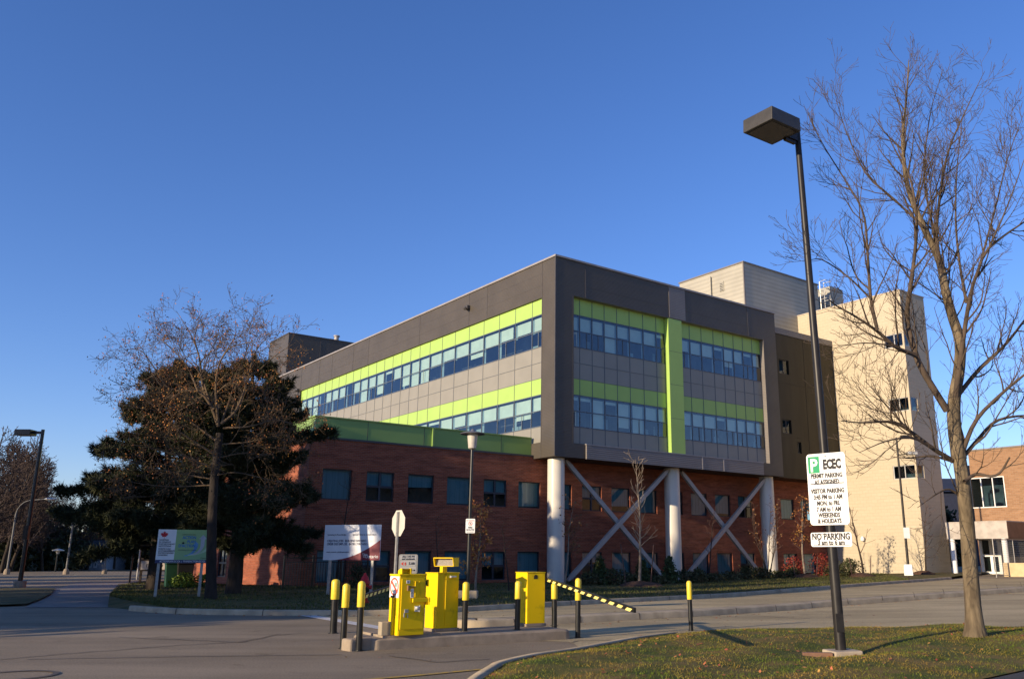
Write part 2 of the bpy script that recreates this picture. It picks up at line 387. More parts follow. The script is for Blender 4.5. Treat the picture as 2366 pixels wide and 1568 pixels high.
def kerb(name, pl, w, h, m, n=60, base=-.05, label=None):
    """kerb stone run along a polyline on the road; pl is the foot line, w to its left"""
    pl = resample(pl, n); rows = [[] for _ in range(5)]
    for i, p in enumerate(pl):
        d = (pl[min(i+1, n-1)] - pl[max(i-1, 0)]); nrm = Vector((-d.y, d.x, 0)).normalized()
        z = zr(p.x)
        for k, (o, zz) in enumerate(((0, base), (.015, h-.025), (.04, h), (w, h), (w, base))):
            q = p + nrm*o; rows[k].append((q.x, q.y, z+zz))
    o = strip(name, rows, m); return o
# lawn in front of the building, kerb along the street
fk = [gnd(*p) for p in ((296,1410),(320,1412),(420,1418),(600,1421),(850,1422),(960,1418),(1085,1412),(1300,1399),(1560,1385),(1900,1361),(2200,1338))]
fk = smooth_pl(fk, 80)
kerb('kerb', fk, .16, .13, M_kerb, 90)
fin_ = [p + Vector((-(fk[min(i+1,79)]-fk[max(i-1,0)]).y, (fk[min(i+1,79)]-fk[max(i-1,0)]).x, 0)).normalized()*.14 for i, p in enumerate(fk)]
back = [gnd(*p, .1) for p in ((250,1394),(252,1376),(273,1353),(329,1344))] + [b2w(-14,6), b2w(-11,1.9), b2w(0,2.2), b2w(12,2.2), b2w(24,2.2), b2w(24.6,-5), b2w(31,-6)]
back = resample(back, 80)
rows = []
for j in range(13):
    t = j/12; r = []
    for i in range(80):
        a, b = fin_[i], back[i]; p = a.lerp(b, t)
        if i == 0 and j == 0: pass
        edge = min(1, t*6)
        r.append((p.x, p.y, zr(p.x) + .115 + .05*t + .03*edge*math.sin(p.x*.9)*math.sin(p.y*.7) - (.13 if i < 3 else 0)*(1-i/3)))
    rows.append(r)
strip('lawn', rows, M_lawn)
# paler drive right of the gate, partly for brighter light put into its colour
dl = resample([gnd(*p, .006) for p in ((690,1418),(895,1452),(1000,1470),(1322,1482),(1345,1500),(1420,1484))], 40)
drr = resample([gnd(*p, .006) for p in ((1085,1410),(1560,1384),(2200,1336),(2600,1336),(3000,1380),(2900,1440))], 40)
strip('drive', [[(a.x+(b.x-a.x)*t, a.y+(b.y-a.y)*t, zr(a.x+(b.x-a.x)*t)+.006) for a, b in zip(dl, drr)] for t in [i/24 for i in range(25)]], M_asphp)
# small verge by the left lamp, and the paver walk
vb = [[gnd(*p, .06) for p in q] for q in (((-500,1397),(0,1396),(60,1394),(90,1384)),((-500,1375),(0,1376),(80,1374),(118,1370)),((-500,1357),(0,1357),(80,1357),(128,1358)))]
strip('verge', vb, M_lawn)
M_paver = brickmat('paver', (.27,.235,.20), (.23,.20,.17), (.16,.14,.12), .4, .2, .02, .15)
n_, l_ = M_paver.node_tree.nodes, M_paver.node_tree.links
tc_ = [q for q in n_ if q.type == 'TEX_COORD'][0]; bt_ = [q for q in n_ if q.type == 'TEX_BRICK'][0]; l_.new(tc_.outputs['Object'], bt_.inputs['Vector'])
pw = [[gnd(*p, .012) for p in q] for q in (((60,1402),(290,1402)),((84,1385),(252,1385)),((128,1360),(268,1360)),((175,1346),(330,1346)))]
strip('path', pw, M_paver)
# the long concrete median
md = resample([gnd(*p) for p in ((1040,1449),(1085,1452),(1320,1440),(1600,1425),(1900,1403),(2366,1367),(2700,1340))], 60)
kerb('median', md, .62, .15, M_kerb, 120)
mb = MB(); p = md[0]; d = (md[1]-md[0]).normalized(); nn = Vector((-d.y, d.x, 0))
mb.quad(p+Vector((0,0,-.05)), p+nn*.62+Vector((0,0,-.05)), p+nn*.62+Vector((0,0,.148)), p+Vector((0,0,.148))); struct(mb.build('median_end', M_kerb))
M_joint = mat('kerb_joint', (.09,.075,.06), .9)
def joints(pl, w, h, step, name):
    L = 0; pts = resample(pl, 200); mb = MB()
    for i in range(199):
        L += (pts[i+1]-pts[i]).length
        if L > step:
            L = 0; p = pts[i]; d = (pts[i+1]-pts[i]).normalized(); nn = Vector((-d.y, d.x, 0)); z = zr(p.x); e = d*.012
            a = [p - nn*.003 + Vector((0,0,z+.0)), p + nn*.012 + Vector((0,0,z+h-.022)), p + nn*.04 + Vector((0,0,z+h+.003)), p + nn*(w*.97) + Vector((0,0,z+h+.003))]
            for k in range(3): mb.quad(a[k]-e, a[k]+e, a[k+1]+e, a[k+1]-e)
    o = mb.build(name, M_joint); o['kind'] = 'structure'
joints(md, .62, .15, 1.55, 'median_joint'); joints(fk, .16, .13, 2.2, 'kerb_joint')
# island for the gate machines
ISZ = .16
a = gnd(858,1502); b = gnd(1322,1476); d = (b-a).normalized(); nn = Vector((-d.y, d.x, 0)); L = (b-a).length; W = 1.25
ISL_A, ISL_D, ISL_N = a.copy(), d.copy(), nn.copy()
out = []
for (s, t, r) in ((0,0,.12),(L,0,.12),(L,W,.3),(0,W,.5)):
    cxy = Vector((s + (r if s == 0 else -r), t + (r if t == 0 else -r))); a0 = {(0,0):180,(1,0):270,(1,1):0,(0,1):90}[(int(s>0), int(t>0))]
    for k in range(7):
        g = R(a0 + 15*k); out.append((cxy.x + r*math.cos(g), cxy.y + r*math.sin(g)))
mb = MB(); iw = lambda s, t, z: a + d*s + nn*t + Vector((0,0,z))
v = []
for (off, z) in ((0,-.05),(.006,ISZ-.025),(.03,ISZ)):
    for (s, t) in out: v.append(iw(L/2+(s-L/2)*(1-off/(L/2)), W/2+(t-W/2)*(1-off/(W/2)), z))
k = len(out); f = [(j*k+i, j*k+(i+1)%k, (j+1)*k+(i+1)%k, (j+1)*k+i) for j in range(2) for i in range(k)] + [tuple(2*k+i for i in range(k))]
mb.add(v, f); Mi = Matrix.Translation(a) @ Matrix.Rotation(math.atan2(d.y, d.x), 4, 'Z')
mb.box(.22,.05,ISZ-.02,1.15,1.15,ISZ+.035,0,Mi)                   # raised slab under the first machine
struct(mb.build('island', M_conc))
mb = MB(); q = gnd(815,1502); mb.box(-.2,-.14,-.05,.2,.16,.17,0,Matrix.Translation(q+Vector((.05,.1,0))) @ Matrix.Rotation(math.atan2(d.y, d.x)+.15, 4, 'Z'))
tag(mb.build('concrete_block', M_conc, bevel=.03), 'low worn concrete block between two bollards at the end of the island', 'concrete block')
# markings
def ribbon(name, pts, w, m, dz=.010):
    mb = MB(); pts = [Vector(p) for p in pts]
    for i in range(len(pts)-1):
        dd = (pts[i+1]-pts[i]); n1 = Vector((-dd.y, dd.x, 0)).normalized()*w/2
        z = Vector((0,0,dz)); mb.quad(pts[i]-n1+z, pts[i+1]-n1+z, pts[i+1]+n1+z, pts[i]+n1+z)
    return struct(mb.build(name, m))
M_mark = mat('worn_white_marking', (.62,.60,.56), .8, 0, 14, col2=(.34,.32,.29), fac=(.45,.75))
M_marky = mat('worn_yellow_marking', (.52,.33,.04), .8, 0, 12, col2=(.26,.20,.13), fac=(.40,.68))
ribbon('road_marking', [gnd(690,1418), gnd(895,1453)], .32, M_mark)
ribbon('yellow_road_marking', [gnd(840,1571), gnd(980,1559), gnd(1115,1546)], .10, M_marky)
ribbon('parking_line', [gnd(2200,1349), gnd(2500,1362)], .12, M_mark)
M_crack = mat('sealed_crack', (.105,.088,.068), .7, .2, 5)
def crack(pts):
    P = []
    for (x0,y0),(x1,y1) in zip(pts, pts[1:]):
        for k in range(6): t = k/6; P.append(gnd(x0+(x1-x0)*t + rng.uniform(-4,4), y0+(y1-y0)*t + rng.uniform(-.7,.7)))
    P.append(gnd(*pts[-1])); ribbon('road_crack', P, .034, M_crack, .009)
crack([(-40,1527),(180,1508),(420,1490),(560,1483)]); crack([(60,1523),(400,1517),(700,1513),(790,1512)]); crack([(270,1472),(480,1480),(560,1483)]); crack([(1322,1484),(1340,1480),(1420,1479)])
crack([(900,1515),(1010,1530),(1130,1522)]); crack([(560,1483),(640,1466),(700,1462)]); crack([(1700,1418),(1850,1430),(1960,1421)])
mc = gnd(35,1560); ring = [mc + Vector((math.cos(t)*.42, math.sin(t)*.42, 0)) for t in [i*2*math.pi/32 for i in range(33)]]
ribbon('manhole', ring, .07, M_crack, .009)
# foreground grass strip with its pale kerb and the dark walk beyond it
ge = smooth_pl([gnd(*p, .05) for p in ((1080,1600),(1112,1568),(1150,1543),(1172,1531),(1250,1513),(1340,1500),(1500,1471),(1650,1455),(1800,1450),(2050,1449),(2366,1447),(2700,1430))], 90)
gn = resample([gnd(1300,1800,.05), gnd(1900,1655,.05), gnd(2260,1569,.05), gnd(2368,1546,.05), gnd(2560,1505,.05), gnd(2800,1462,.05)], 90)
def fgz(x, y, t):
    e = min(1, t*5, (1-t)*5)
    TB_, LB_ = (6.43, 14.0), (3.95, 12.9)
    g = .085*math.exp(-((x-TB_[0])**2+(y-TB_[1])**2)/1.6) - .13*math.exp(-((x-LB_[0])**2+(y-LB_[1])**2)/.9)
    return zr(x) + g + .05 + e*(.085 + .03*math.sin(1.3*x+.7*y) + .02*math.sin(3.1*x-2*y))
rows = []
for j in range(31):
    t = j/30; rows.append([(p.x, p.y, fgz(p.x, p.y, t)) for p in [ge[i].lerp(gn[i], t) for i in range(90)]])
strip('grass_strip', rows, M_turf)
FG = (ge, gn)
kerb('grass_kerb', [Vector((p.x, p.y, 0)) for p in ge[:38]][::-1], -.13, .075, M_kerb, 60)
strip('dark_walk', [[(p.x, p.y, zr(p.x)+.035) for p in gn], [(p.x+3.0, p.y-3.0, zr(p.x)+.035) for p in gn]], M_asph2)

# ------------------------------------------------------------------ the campus building
B = thing('campus_building', 'long building with dark clad box and lime bands raised over red brick storeys', 'building', (OX, OY, 0), PSI)
# --- brick storeys
BU0, BV = -11.9, 1.83
wins = []
for k in range(17):
    u = -11.26 + 2.073*k
    for r, (z0, z1) in enumerate(((.30, 1.64), (3.78, 5.10))): wins.append((u, u+1.36, z0, z1, k, r))
mb = MB(); holes_wall(mb, PB(BV), BU0, 24.5, -.6, 6.38, [w[:4] for w in wins], .13)
w0 = onA(506,1262,BU0); w1 = onA(521,1322,BU0)
aw = (min(w0.y,w1.y), max(w0.y,w1.y), .35, 1.75)
vend = onA(388,1340,BU0).y
holes_wall(mb, PA(BU0), BV, vend, -.6, 6.38, [aw], .13)
mb.quad((BU0,vend,-.6),(BU0+10,vend,-.6),(BU0+10,vend,6.38),(BU0,vend,6.38))
mb.quad((BU0,BV,6.30),(24.5,BV,6.30),(24.5,30,6.30),(BU0,30,6.30))
mb.build('brick_wall', M_brick, B)
mb = MB(); mb.box(BU0-.05,BV-.05,6.382,-.02,BV+.2,6.47); mb.box(BU0-.05,BV+.203,6.382,BU0+.2,vend,6.47); mb.build('coping', M_darkmetal, B)
mb = MB(); mb.box(BU0+.22,2.0,6.47,-.01,2.2,7.34); mb.box(BU0+.22,2.203,6.47,BU0+.42,vend,7.34)
mb.box(BU0+.16,1.95,7.342,-.01,2.22,7.40); mb.box(BU0+.16,2.223,7.342,BU0+.46,vend,7.40)
for px_ in ((1133,250),): 
    q = onB((850+1133/2.613)*.7786, (1200+250/2.613)*.7786, 2.0); mb.box(q.x-.04,1.9,6.475,q.x+.04,1.997,7.338)
for q in (-9.2, -6.3, -1.9): mb.box(q, 1.994, 6.475, q+.025, 1.999, 7.335, 1)
mb.build('lime_parapet', [M_green2, M_darkmetal], B)
FULL = {0:[0,0,1,.95], }
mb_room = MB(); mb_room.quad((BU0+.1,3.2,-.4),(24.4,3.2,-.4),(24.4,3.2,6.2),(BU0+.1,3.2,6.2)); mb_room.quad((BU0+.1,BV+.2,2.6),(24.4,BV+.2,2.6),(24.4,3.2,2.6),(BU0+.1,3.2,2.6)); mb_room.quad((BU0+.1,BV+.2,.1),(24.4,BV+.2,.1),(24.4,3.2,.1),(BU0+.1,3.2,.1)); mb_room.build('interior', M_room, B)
def brick_window(P, a0, a1, z0, z1, cross, blind, fr=.05):
    mb = MB()
    def bar(x0, x1, y0, y1, d0=.07, d1=.13):
        c = [P(x0,y0,d0),P(x1,y0,d0),P(x1,y1,d0),P(x0,y1,d0),P(x0,y0,d1),P(x1,y0,d1),P(x1,y1,d1),P(x0,y1,d1)]
        mb.add(c, [(0,1,2,3),(4,5,6,7),(0,1,5,4),(1,2,6,5),(2,3,7,6),(3,0,4,7)])
    bar(a0,a1,z1-fr,z1); bar(a0,a1,z0,z0+fr); bar(a0,a0+fr,z0+fr,z1-fr); bar(a1-fr,a1,z0+fr,z1-fr)
    if cross:
        m_ = (a0+a1)/2; zm = (z0+z1)/2
        bar(m_-.045,m_+.045,z0+fr,z1-fr,.06,.128); bar(a0+fr,m_-.045,zm-.045,zm+.045,.06,.127); bar(m_+.045,a1-fr,zm-.045,zm+.045,.06,.127)
    w = mb.build('window', M_frame, B)
    mb = MB(); mb.quad(P(a0+fr,z0+fr,.10),P(a1-fr,z0+fr,.10),P(a1-fr,z1-fr,.10),P(a0+fr,z1-fr,.10)); mb.build('pane', M_glass2, w)
    if blind:
        mb = MB(); zb = z1 - (z1-z0)*blind
        n = 10; tilt = rng.uniform(-.02,.02) if blind < .97 else 0
        for i in range(n):
            x0 = a0 + (a1-a0)*i/n; x1 = a0 + (a1-a0)*(i+1)/n; e = .012*(i%2)
            mb.quad(P(x0,zb+tilt*(i-5)*.3,.17+e),P(x1,zb+tilt*(i-4)*.3,.17+e),P(x1,z1,.17+e),P(x0,z1,.17+e))
        mb.build('blind', M_blind2, w)
    return w
TOPB = [(0,.99),(1,.52),(0,.44),(0,.94),(1,.48),(0,.93),(0,.96),(1,.5),(0,.75),(0,.95),(1,.6),(0,.96),(0,.85),(1,.5),(0,.9),(0,.93),(1,.5)]
LOWB = [(0,.97),(1,.55),(0,.96),(0,.95),(1,.5),(0,.96),(0,.9),(1,.4),(0,.9),(0,.6),(1,.5),(0,.93),(0,.96),(1,.45),(0,.9),(1,.5),(0,.9)]
for (u0,u1,z0,z1,k,r) in wins: brick_window(PB(BV), u0, u1, z0, z1, *(TOPB if r else LOWB)[k])
brick_window(PA(BU0), aw[0], aw[1], aw[2], aw[3], 1, .35)
# --- clad box
WB, VE, ZB, ZR = 17.96, 43.6, 6.28, 16.82
mb = MB()
holes_wall(mb, PA(0), 0, VE, ZB, ZR, [(1.17,35.22,7.08,14.82)], .12)
holes_wall(mb, PB(0), 0, WB, ZB, ZR, [(1.22,16.7,7.02,14.87)], .32, 0, 1)
mb.quad((WB,0,ZB),(WB,VE,ZB),(WB,VE,ZR),(WB,0,ZR)); mb.quad((0,VE,ZB),(WB,VE,ZB),(WB,VE,ZR),(0,VE,ZR))
mb.build('cladding', [M_clad, M_clad_pale], B)
mb = MB(); mb.quad((.003,.003,ZB+.003),(WB,.003,ZB+.003),(WB,2,ZB+.003),(.003,2,ZB+.003)); mb.box(WB-.03,.32,ZB-.03,WB+.03,2.0,ZB+.04); mb.build('soffit', mat('soffit_paint', (.07,.05,.04), .7), B)
mb = MB(); mb.box(-.06,-.06,ZR,WB+.05,.3,ZR+.10); mb.box(-.06,.303,ZR,.3,VE,ZR+.10); mb.box(.01,.301,ZR-.3,WB,VE,ZR-.2); mb.build('roof_coping', M_greymetal, B)
mb = MB()
for v in (1.17, 6.6, 8.6, 14.75, 22.4, 25.0, 28.9, 31.4, 35.22, 38.4, 41): mb.box(-.012,v-.02,14.84 if 1.2 < v < 35.2 else ZB+.02,-.001,v+.02,ZR-.002)
for z in (15.5, 16.15): mb.box(-.006,1.2,z,-.001,VE,z+.012)
for u in (2.05, 15.3): mb.box(u-.03,-.014,14.89,u+.03,-.001,ZR-.002)
mb.box(1.16,-.012,7.0,1.215,-.001,14.9); mb.box(16.705,-.012,7.0,16.76,-.001,14.9)
for z in (15.5, 16.15): mb.box(2.1,-.006,z,15.25,-.001,z+.012)
mb.box(-.02,-.02,ZB,.05,.05,ZR-.001)
mb.build('cladding_seam', M_darkmetal, B)
mb = MB(); mb.box(8.33,-.02,14.9,9.66,-.001,ZR-.001); mb.build('pale_panel', M_clad_pale, B)
mb = MB(); mb.box(2.0,-.10,ZB-.02,15.97,-.002,6.98); mb.box(1.96,-.12,6.982,16.0,-.002,7.03,1); mb.box(10.55,-.115,ZB-.02,10.62,-.101,6.98,1); mb.box(12.35,-.115,ZB-.02,12.42,-.101,6.98,1)
mb.build('louvre_band', [M_clad_pale, M_greymetal], B)
# --- curtain walls
ROWS = [14.82, 13.94, 13.06, 12.18, 11.32, 10.47, 9.59, 8.75, 7.93, 7.06]
def curtain(name, P, cols, dep, seed, top):
    rg = random.Random(seed); RR = [top] + ROWS[1:]; a0, a1 = cols[0], cols[-1]
    mb = MB()
    def bar(x0, x1, y0, y1, d0, d1):
        c = [P(x0,y0,d0),P(x1,y0,d0),P(x1,y1,d0),P(x0,y1,d0),P(x0,y0,d1),P(x1,y0,d1),P(x1,y1,d1),P(x0,y1,d1)]
        mb.add(c, [(0,1,2,3),(4,5,6,7),(0,1,5,4),(1,2,6,5),(2,3,7,6),(3,0,4,7)])
    for z in RR[1:-1]:
        w = .045 if z in (RR[2], RR[7], RR[1], RR[3], RR[6], RR[8]) else .016
        bar(a0,a1,z-w/2,z+w/2,dep-.02,dep+.03)
    for c in cols[1:-1]:
        for j in range(9):
            w = .05 if j in (1,2,6,7) else .022
            bar(c-w/2,c+w/2,RR[j+1]+.024,RR[j]-.024,dep-.018,dep+.03)
    cw = mb.build(name, M_mull, B)
    for z1, z0, nm, m in ((RR[0],RR[1],'green_band',M_green),(RR[3],RR[5],'grey_band',M_greyp),(RR[5],RR[6],'green_band',M_green),(RR[8],RR[9],'grey_band',M_greyp)):
        mb = MB(); mb.quad(P(a0,z0,dep),P(a1,z0,dep),P(a1,z1,dep),P(a0,z1,dep)); mb.build(nm, m, cw)
    mb = MB()
    for (zt, zb_) in ((RR[1],RR[3]),(RR[6],RR[8])):
        mb.quad(P(a0,zb_-.9,dep+2.4),P(a1,zb_-.9,dep+2.4),P(a1,zt+.3,dep+2.4),P(a0,zt+.3,dep+2.4)); mb.quad(P(a0,zb_-.9,dep+.1),P(a1,zb_-.9,dep+.1),P(a1,zb_-.9,dep+2.4),P(a0,zb_-.9,dep+2.4)); mb.quad(P(a0,zt+.3,dep+.1),P(a1,zt+.3,dep+.1),P(a1,zt+.3,dep+2.4),P(a0,zt+.3,dep+2.4))
        for c in cols[2::3]: mb.quad(P(c,zb_-.9,dep+.5),P(c,zt+.3,dep+.5),P(c,zt+.3,dep+2.4),P(c,zb_-.9,dep+2.4))
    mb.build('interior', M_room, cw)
    for i in range(len(cols)-1):
        x0, x1 = cols[i], cols[i+1]
        for (zt, zm, zb_) in ((RR[1],RR[2],RR[3]),(RR[6],RR[7],RR[8])):
            mb = MB(); mb.quad(P(x0,zb_,dep+.005),P(x1,zb_,dep+.005),P(x1,zt,dep+.005),P(x0,zt,dep+.005))
            xl = x0 + (x1-x0)*rg.uniform(.10,.24)
            far = (i/(len(cols)-1)) > .55 and len(cols) > 15
            up = rg.choice([1,1,.97,.93,.8,.35,0] if far else [1,1,1,.97,.93,.93,.85,.3]); lo = 0
            if up >= .9 and rg.random() < .36: lo = rg.choice([.35,.7,1,1])
            def bl(x0,x1,z0,z1,mi=1,d=.12): mb.quad(P(x0,z0,dep+d),P(x1,z0,dep+d),P(x1,z1,dep+d),P(x0,z1,dep+d),mi)
            if up: bl(xl, x1-.05, zt-(zt-zm)*up, zt-.10)
            if lo: bl(xl, x1-.05, zm-(zm-zb_)*lo, zm)
            bl(x0+.03, xl-.03, zm, zt-.06, 3, .20)
            if rg.random() < .6: bl(x0+.03, xl-.02, zb_, zm, 3, .20)
            if not lo and rg.random() < .5:
                xa = rg.uniform(.35,.6); bl(x0+(x1-x0)*xa, x0+(x1-x0)*rg.uniform(xa+.15,.95), zb_, zb_+(zm-zb_)*rg.uniform(.3,.9), 3, rg.uniform(.5,1.2))
            if rg.random() < .4:
                xx = x0+(x1-x0)*rg.uniform(.45,.6)
                mb.quad(P(xx-.03,zb_,dep-.01),P(xx+.03,zb_,dep-.01),P(xx+.03,zm,dep-.01),P(xx-.03,zm,dep-.01),2)
            mb.build('window_bay', [M_glass, M_blind, M_mull, M_jamb], cw)
    return cw
colsA = [1.17,2.21,3.81,5.42,7.05,8.67,10.3,11.87,13.43,14.77,16.03,17.3,18.59,19.87,21.14,22.43,23.72,24.99,26.28,27.56,28.88,30.15,31.42,32.7,33.96,35.22]
curtain('curtain_wall', PA(0), colsA, .12, 3, 14.82)
curtain('curtain_wall', PB(0), [1.22,1.88,2.74,3.61,4.52,5.46,6.5,7.53,8.2], .32, 5, 14.87)
curtain('curtain_wall', PB(0), [9.34,10.28,11.29,12.35,13.25,14.17,15.04,15.93,16.7], .32, 8, 14.87)
mb = MB(); mb.box(8.22,.0,7.05,9.32,.34,14.86); 
for z in (9.0,10.95,12.9): mb.box(8.225,-.003,z,9.315,.01,z+.015,1)
mb.build('green_fin', [M_green, M_darkmetal], B)
# --- columns and braces
for u in (.72, 8.98, 17.25):
    mb = MB(); mb.lathe([(.44,-.3),(.44,1.9),(.435,1.905),(.435,1.915),(.44,1.92),(.44,4.6),(.435,4.605),(.435,4.615),(.44,4.62),(.44,6.27)], 40, (u,.82,0)); mb.build('column', M_col, B, smooth=True)
z5 = lambda x, y: ((1500+x/2.629)*.7786, (1300+y/2.629)*.7786)
for p, q in (((470,172),(1228,1075)),((1250,248),(470,1108)),((1372,258),(2015,1090)),((2008,315),(1395,1075))):
    a_, b_ = onB(*z5(*p), .80), onB(*z5(*q), .80 if p[0] in (470,1372) else .80)
    a_.z = min(a_.z, ZB-.02)
    off = Vector((0, .02 if p[0] in (470,1372) else -.16, 0))
    mb = MB(); dd = (b_-a_).normalized(); nrm = Vector((0,1,0)); sd = dd.cross(nrm)
    vs = []
    for t, w in ((0,.05),(.03,.11),(.48,.125),(.97,.11),(1,.05)):
        c_ = a_.lerp(b_, t) + off
        for s1, s2 in ((-1,-1),(1,-1),(1,1),(-1,1)): vs.append(c_ + sd*w*s1 + nrm*.08*s2)
    fs = [(i*4+k, i*4+(k+1)%4, (i+1)*4+(k+1)%4, (i+1)*4+k) for i in range(4) for k in range(4)] + [(0,1,2,3),(16,17,18,19)]
    mb.add(vs, fs); mb.build('cross_brace', M_steel, B)
# --- olive stair wall, penthouse, rear block, wall lights
TU = 24.5
mb = MB(); ow = []
z6 = lambda x, y: ((1600+x/2.24)*.7786, (700+y/2.24)*.7786)
hol = [(18.55,19.55,13.0,13.95),(18.55,19.45,9.1,10.0),(19.95,20.35,7.9,8.65)]
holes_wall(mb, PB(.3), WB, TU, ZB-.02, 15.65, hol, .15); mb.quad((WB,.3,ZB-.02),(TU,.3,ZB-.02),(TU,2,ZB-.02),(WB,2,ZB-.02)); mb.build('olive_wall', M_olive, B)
mb = MB(); 
for z in (8.9,12.4): mb.box(WB+.02,.288,z,TU-.02,.297,z+.02)
for u in (21.2,): mb.box(u,.289,ZB,u+.02,.298,15.6)
mb.build('olive_joint', mat('joint_dark', (.05,.04,.025), .6), B)
for h in hol:
    mb = MB(); mb.box(h[0],.38,h[2],h[1],.40,h[2]+.05); mb.box(h[0],.38,h[3]-.05,h[1],.40,h[3]); mb.box((h[0]+h[1])/2-.02,.38,h[2]+.05,(h[0]+h[1])/2+.02,.40,h[3]-.05); w_ = mb.build('window', M_frame, B)
    mb = MB(); mb.quad((h[0],.405,h[2]),(h[1],.405,h[2]),(h[1],.405,h[3]),(h[0],.405,h[3])); mb.build('pane', M_glass2, w_)
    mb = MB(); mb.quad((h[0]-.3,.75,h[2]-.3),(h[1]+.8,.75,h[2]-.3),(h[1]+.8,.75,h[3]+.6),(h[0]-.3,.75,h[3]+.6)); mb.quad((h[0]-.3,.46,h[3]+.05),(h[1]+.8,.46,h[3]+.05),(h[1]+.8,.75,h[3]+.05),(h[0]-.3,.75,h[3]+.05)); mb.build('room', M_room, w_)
mb = MB(); mb.box(WB+.01,.24,15.655,TU-.01,.6,16.05); mb.build('wall_flashing', M_clad_pale, B)
PU, PV, PZ = 18.74, 3.0, 21.37
mb = MB(); mb.quad((PU,PV,14),(PU,9.2,14),(PU,9.2,PZ),(PU,PV,PZ)); mb.quad((PU,PV,14),(27.2,PV,14),(27.2,PV,PZ),(PU,PV,PZ)); mb.quad((PU,9.2,14),(27.2,9.2,14),(27.2,9.2,PZ),(PU,9.2,PZ)); mb.quad((27.2,PV,14),(27.2,9.2,14),(27.2,9.2,PZ),(27.2,PV,PZ)); mb.quad((PU,PV,PZ-.1),(27.2,PV,PZ-.1),(27.2,9.2,PZ-.1),(PU,9.2,PZ-.1))
ph = mb.build('penthouse', M_pent, B)
mb = MB(); mb.box(PU-.06,PV-.06,PZ+.001,27.26,PV+.2,PZ+.09); mb.box(PU-.06,PV+.203,PZ+.001,PU+.2,9.26,PZ+.09); mb.box(PU-.03,PV-.03,14,PU+.06,PV+.06,PZ); mb.build('penthouse_trim', M_clad_pale, ph)
mb = MB(); q = onA(1643,640,PU); mb.tube([(PU-.12,q.y,15),(PU-.12,q.y,q.z)], .07, 8); mb.build('pipe', M_pent, ph)
q = onA(1668,662,PU); mb = MB(); mb.box(PU-.05,q.y-.2,q.z-.35,PU+.01,q.y+.2,q.z+.35); [mb.box(PU-.07,q.y-.14,q.z-.3+.12*i,PU-.052,q.y+.14,q.z-.26+.12*i,1) for i in range(5)]; mb.build('wall_vent', [M_pent, M_frame], ph)
a_ = onB(1917,668,3.0); b_ = onB(1951,662,3.0)
mb = MB(); mb.box(a_.x,3.0,19,b_.x-.3,5.5,a_.z+.25); mb.build('roof_box', M_pent, B)
mb = MB(); q = onB(1897,700,2.6); z1 = onB(1897,652,2.6).z
for du in (0,.5): mb.tube([(q.x+du,2.6,q.z-1),(q.x+du,2.6,z1)], .03, 6)
for i in range(12): mb.tube([(q.x,2.6,q.z-.8+.3*i),(q.x+.5,2.6,q.z-.8+.3*i)], .02, 5)
for zz in (z1-1.4,z1-.7,z1): mb.tube([(q.x,2.6,zz),(q.x-.1,2.0,zz),(q.x+.6,2.0,zz),(q.x+.5,2.6,zz)], .025, 5)
mb.build('ladder', M_alu, B)
c0, c1 = onB(668,770,40), onA(625,803,.35)
mb = MB(); mb.box(c0.x,40,14,c0.x+9,c1.y+.3,c0.z); mb.box(c0.x-.05,39.95,c0.z+.001,c0.x+9.05,c1.y+.35,c0.z+.1,1); mb.box(c0.x+3.0,39.98,14,c0.x+3.05,39.999,c0.z-.01,1); mb.build('rear_block', [M_clad, M_darkmetal], B)
q = onB(780,790,41); mb = MB(); mb.tube([(q.x,41.3,c0.z-.2),(q.x,41.3,c0.z+.75)], .22, 12); mb.tube([(q.x,41.3,c0.z+.75),(q.x,41.3,c0.z+.85)], .3, 12); mb.box(q.x-.8,41.0,c0.z-.2,q.x-.35,41.5,c0.z+.4); mb.build('roof_vent', M_greymetal, B)
for p in ((1079,710),(687,901)):
    q = onA(*p, -.12); mb = MB(); mb.box(-.22,q.y-.18,q.z-.12,-.005,q.y+.18,q.z+.1); mb.tube([(-.2,q.y,q.z-.05),(-.34,q.y-.1,q.z-.16)], .09, 8); mb.build('wall_light', M_darkmetal, B, bevel=.01)
q = onA(636,872,0); mb = MB(); mb.box(-.3,q.y-.2,q.z-.2,-.005,q.y+.2,q.z+.2); mb.build('wall_light', M_white, B, bevel=.02)
# --- stair tower in cream block
TV, TZ = -5.15, 18.45
Z2 = lambda x, y: ((2139+x/2.24)*.7786, (800+y/2.24)*.7786)
ctop = onB(*Z2(1345,185), TV); TE = ctop.x
cw_ = []
for (lx, ly, rx, ry, zt, zb_) in ((1085,470,1250,430,15.62,14.72),(1112,865,1305,850,11.38,10.50),(1143,1312,1348,1300,7.08,6.22)):
    vl = onA(*Z2(lx,ly), TU).y; ur = onB(*Z2(rx,ry), TV).x; cw_.append((vl, ur, zb_, zt))
mb = MB()
holes_wall(mb, PA(TU), TV, 3.05, -.6, TZ, [(TV, c[0], c[2], c[3]) for c in cw_], .12)
holes_wall(mb, PB(TV), TU, TE, -.6, TZ, [(TU, c[1], c[2], c[3]) for c in cw_], .12)
mb.quad((TE,TV,-.6),(TE,3.05,-.6),(TE,3.05,TZ),(TE,TV,TZ)); mb.quad((TU,3.05,-.6),(TE,3.05,-.6),(TE,3.05,TZ),(TU,3.05,TZ))
tw = mb.build('stair_tower', M_block, B)
mb = MB(); mb.box(TU-.04,TV-.04,TZ,TE+.04,TV+.25,TZ+.07); mb.box(TU-.04,TV+.253,TZ,TU+.25,3.09,TZ+.07); mb.build('tower_coping', mat('pale_coping', (.50,.44,.36), .5), tw)
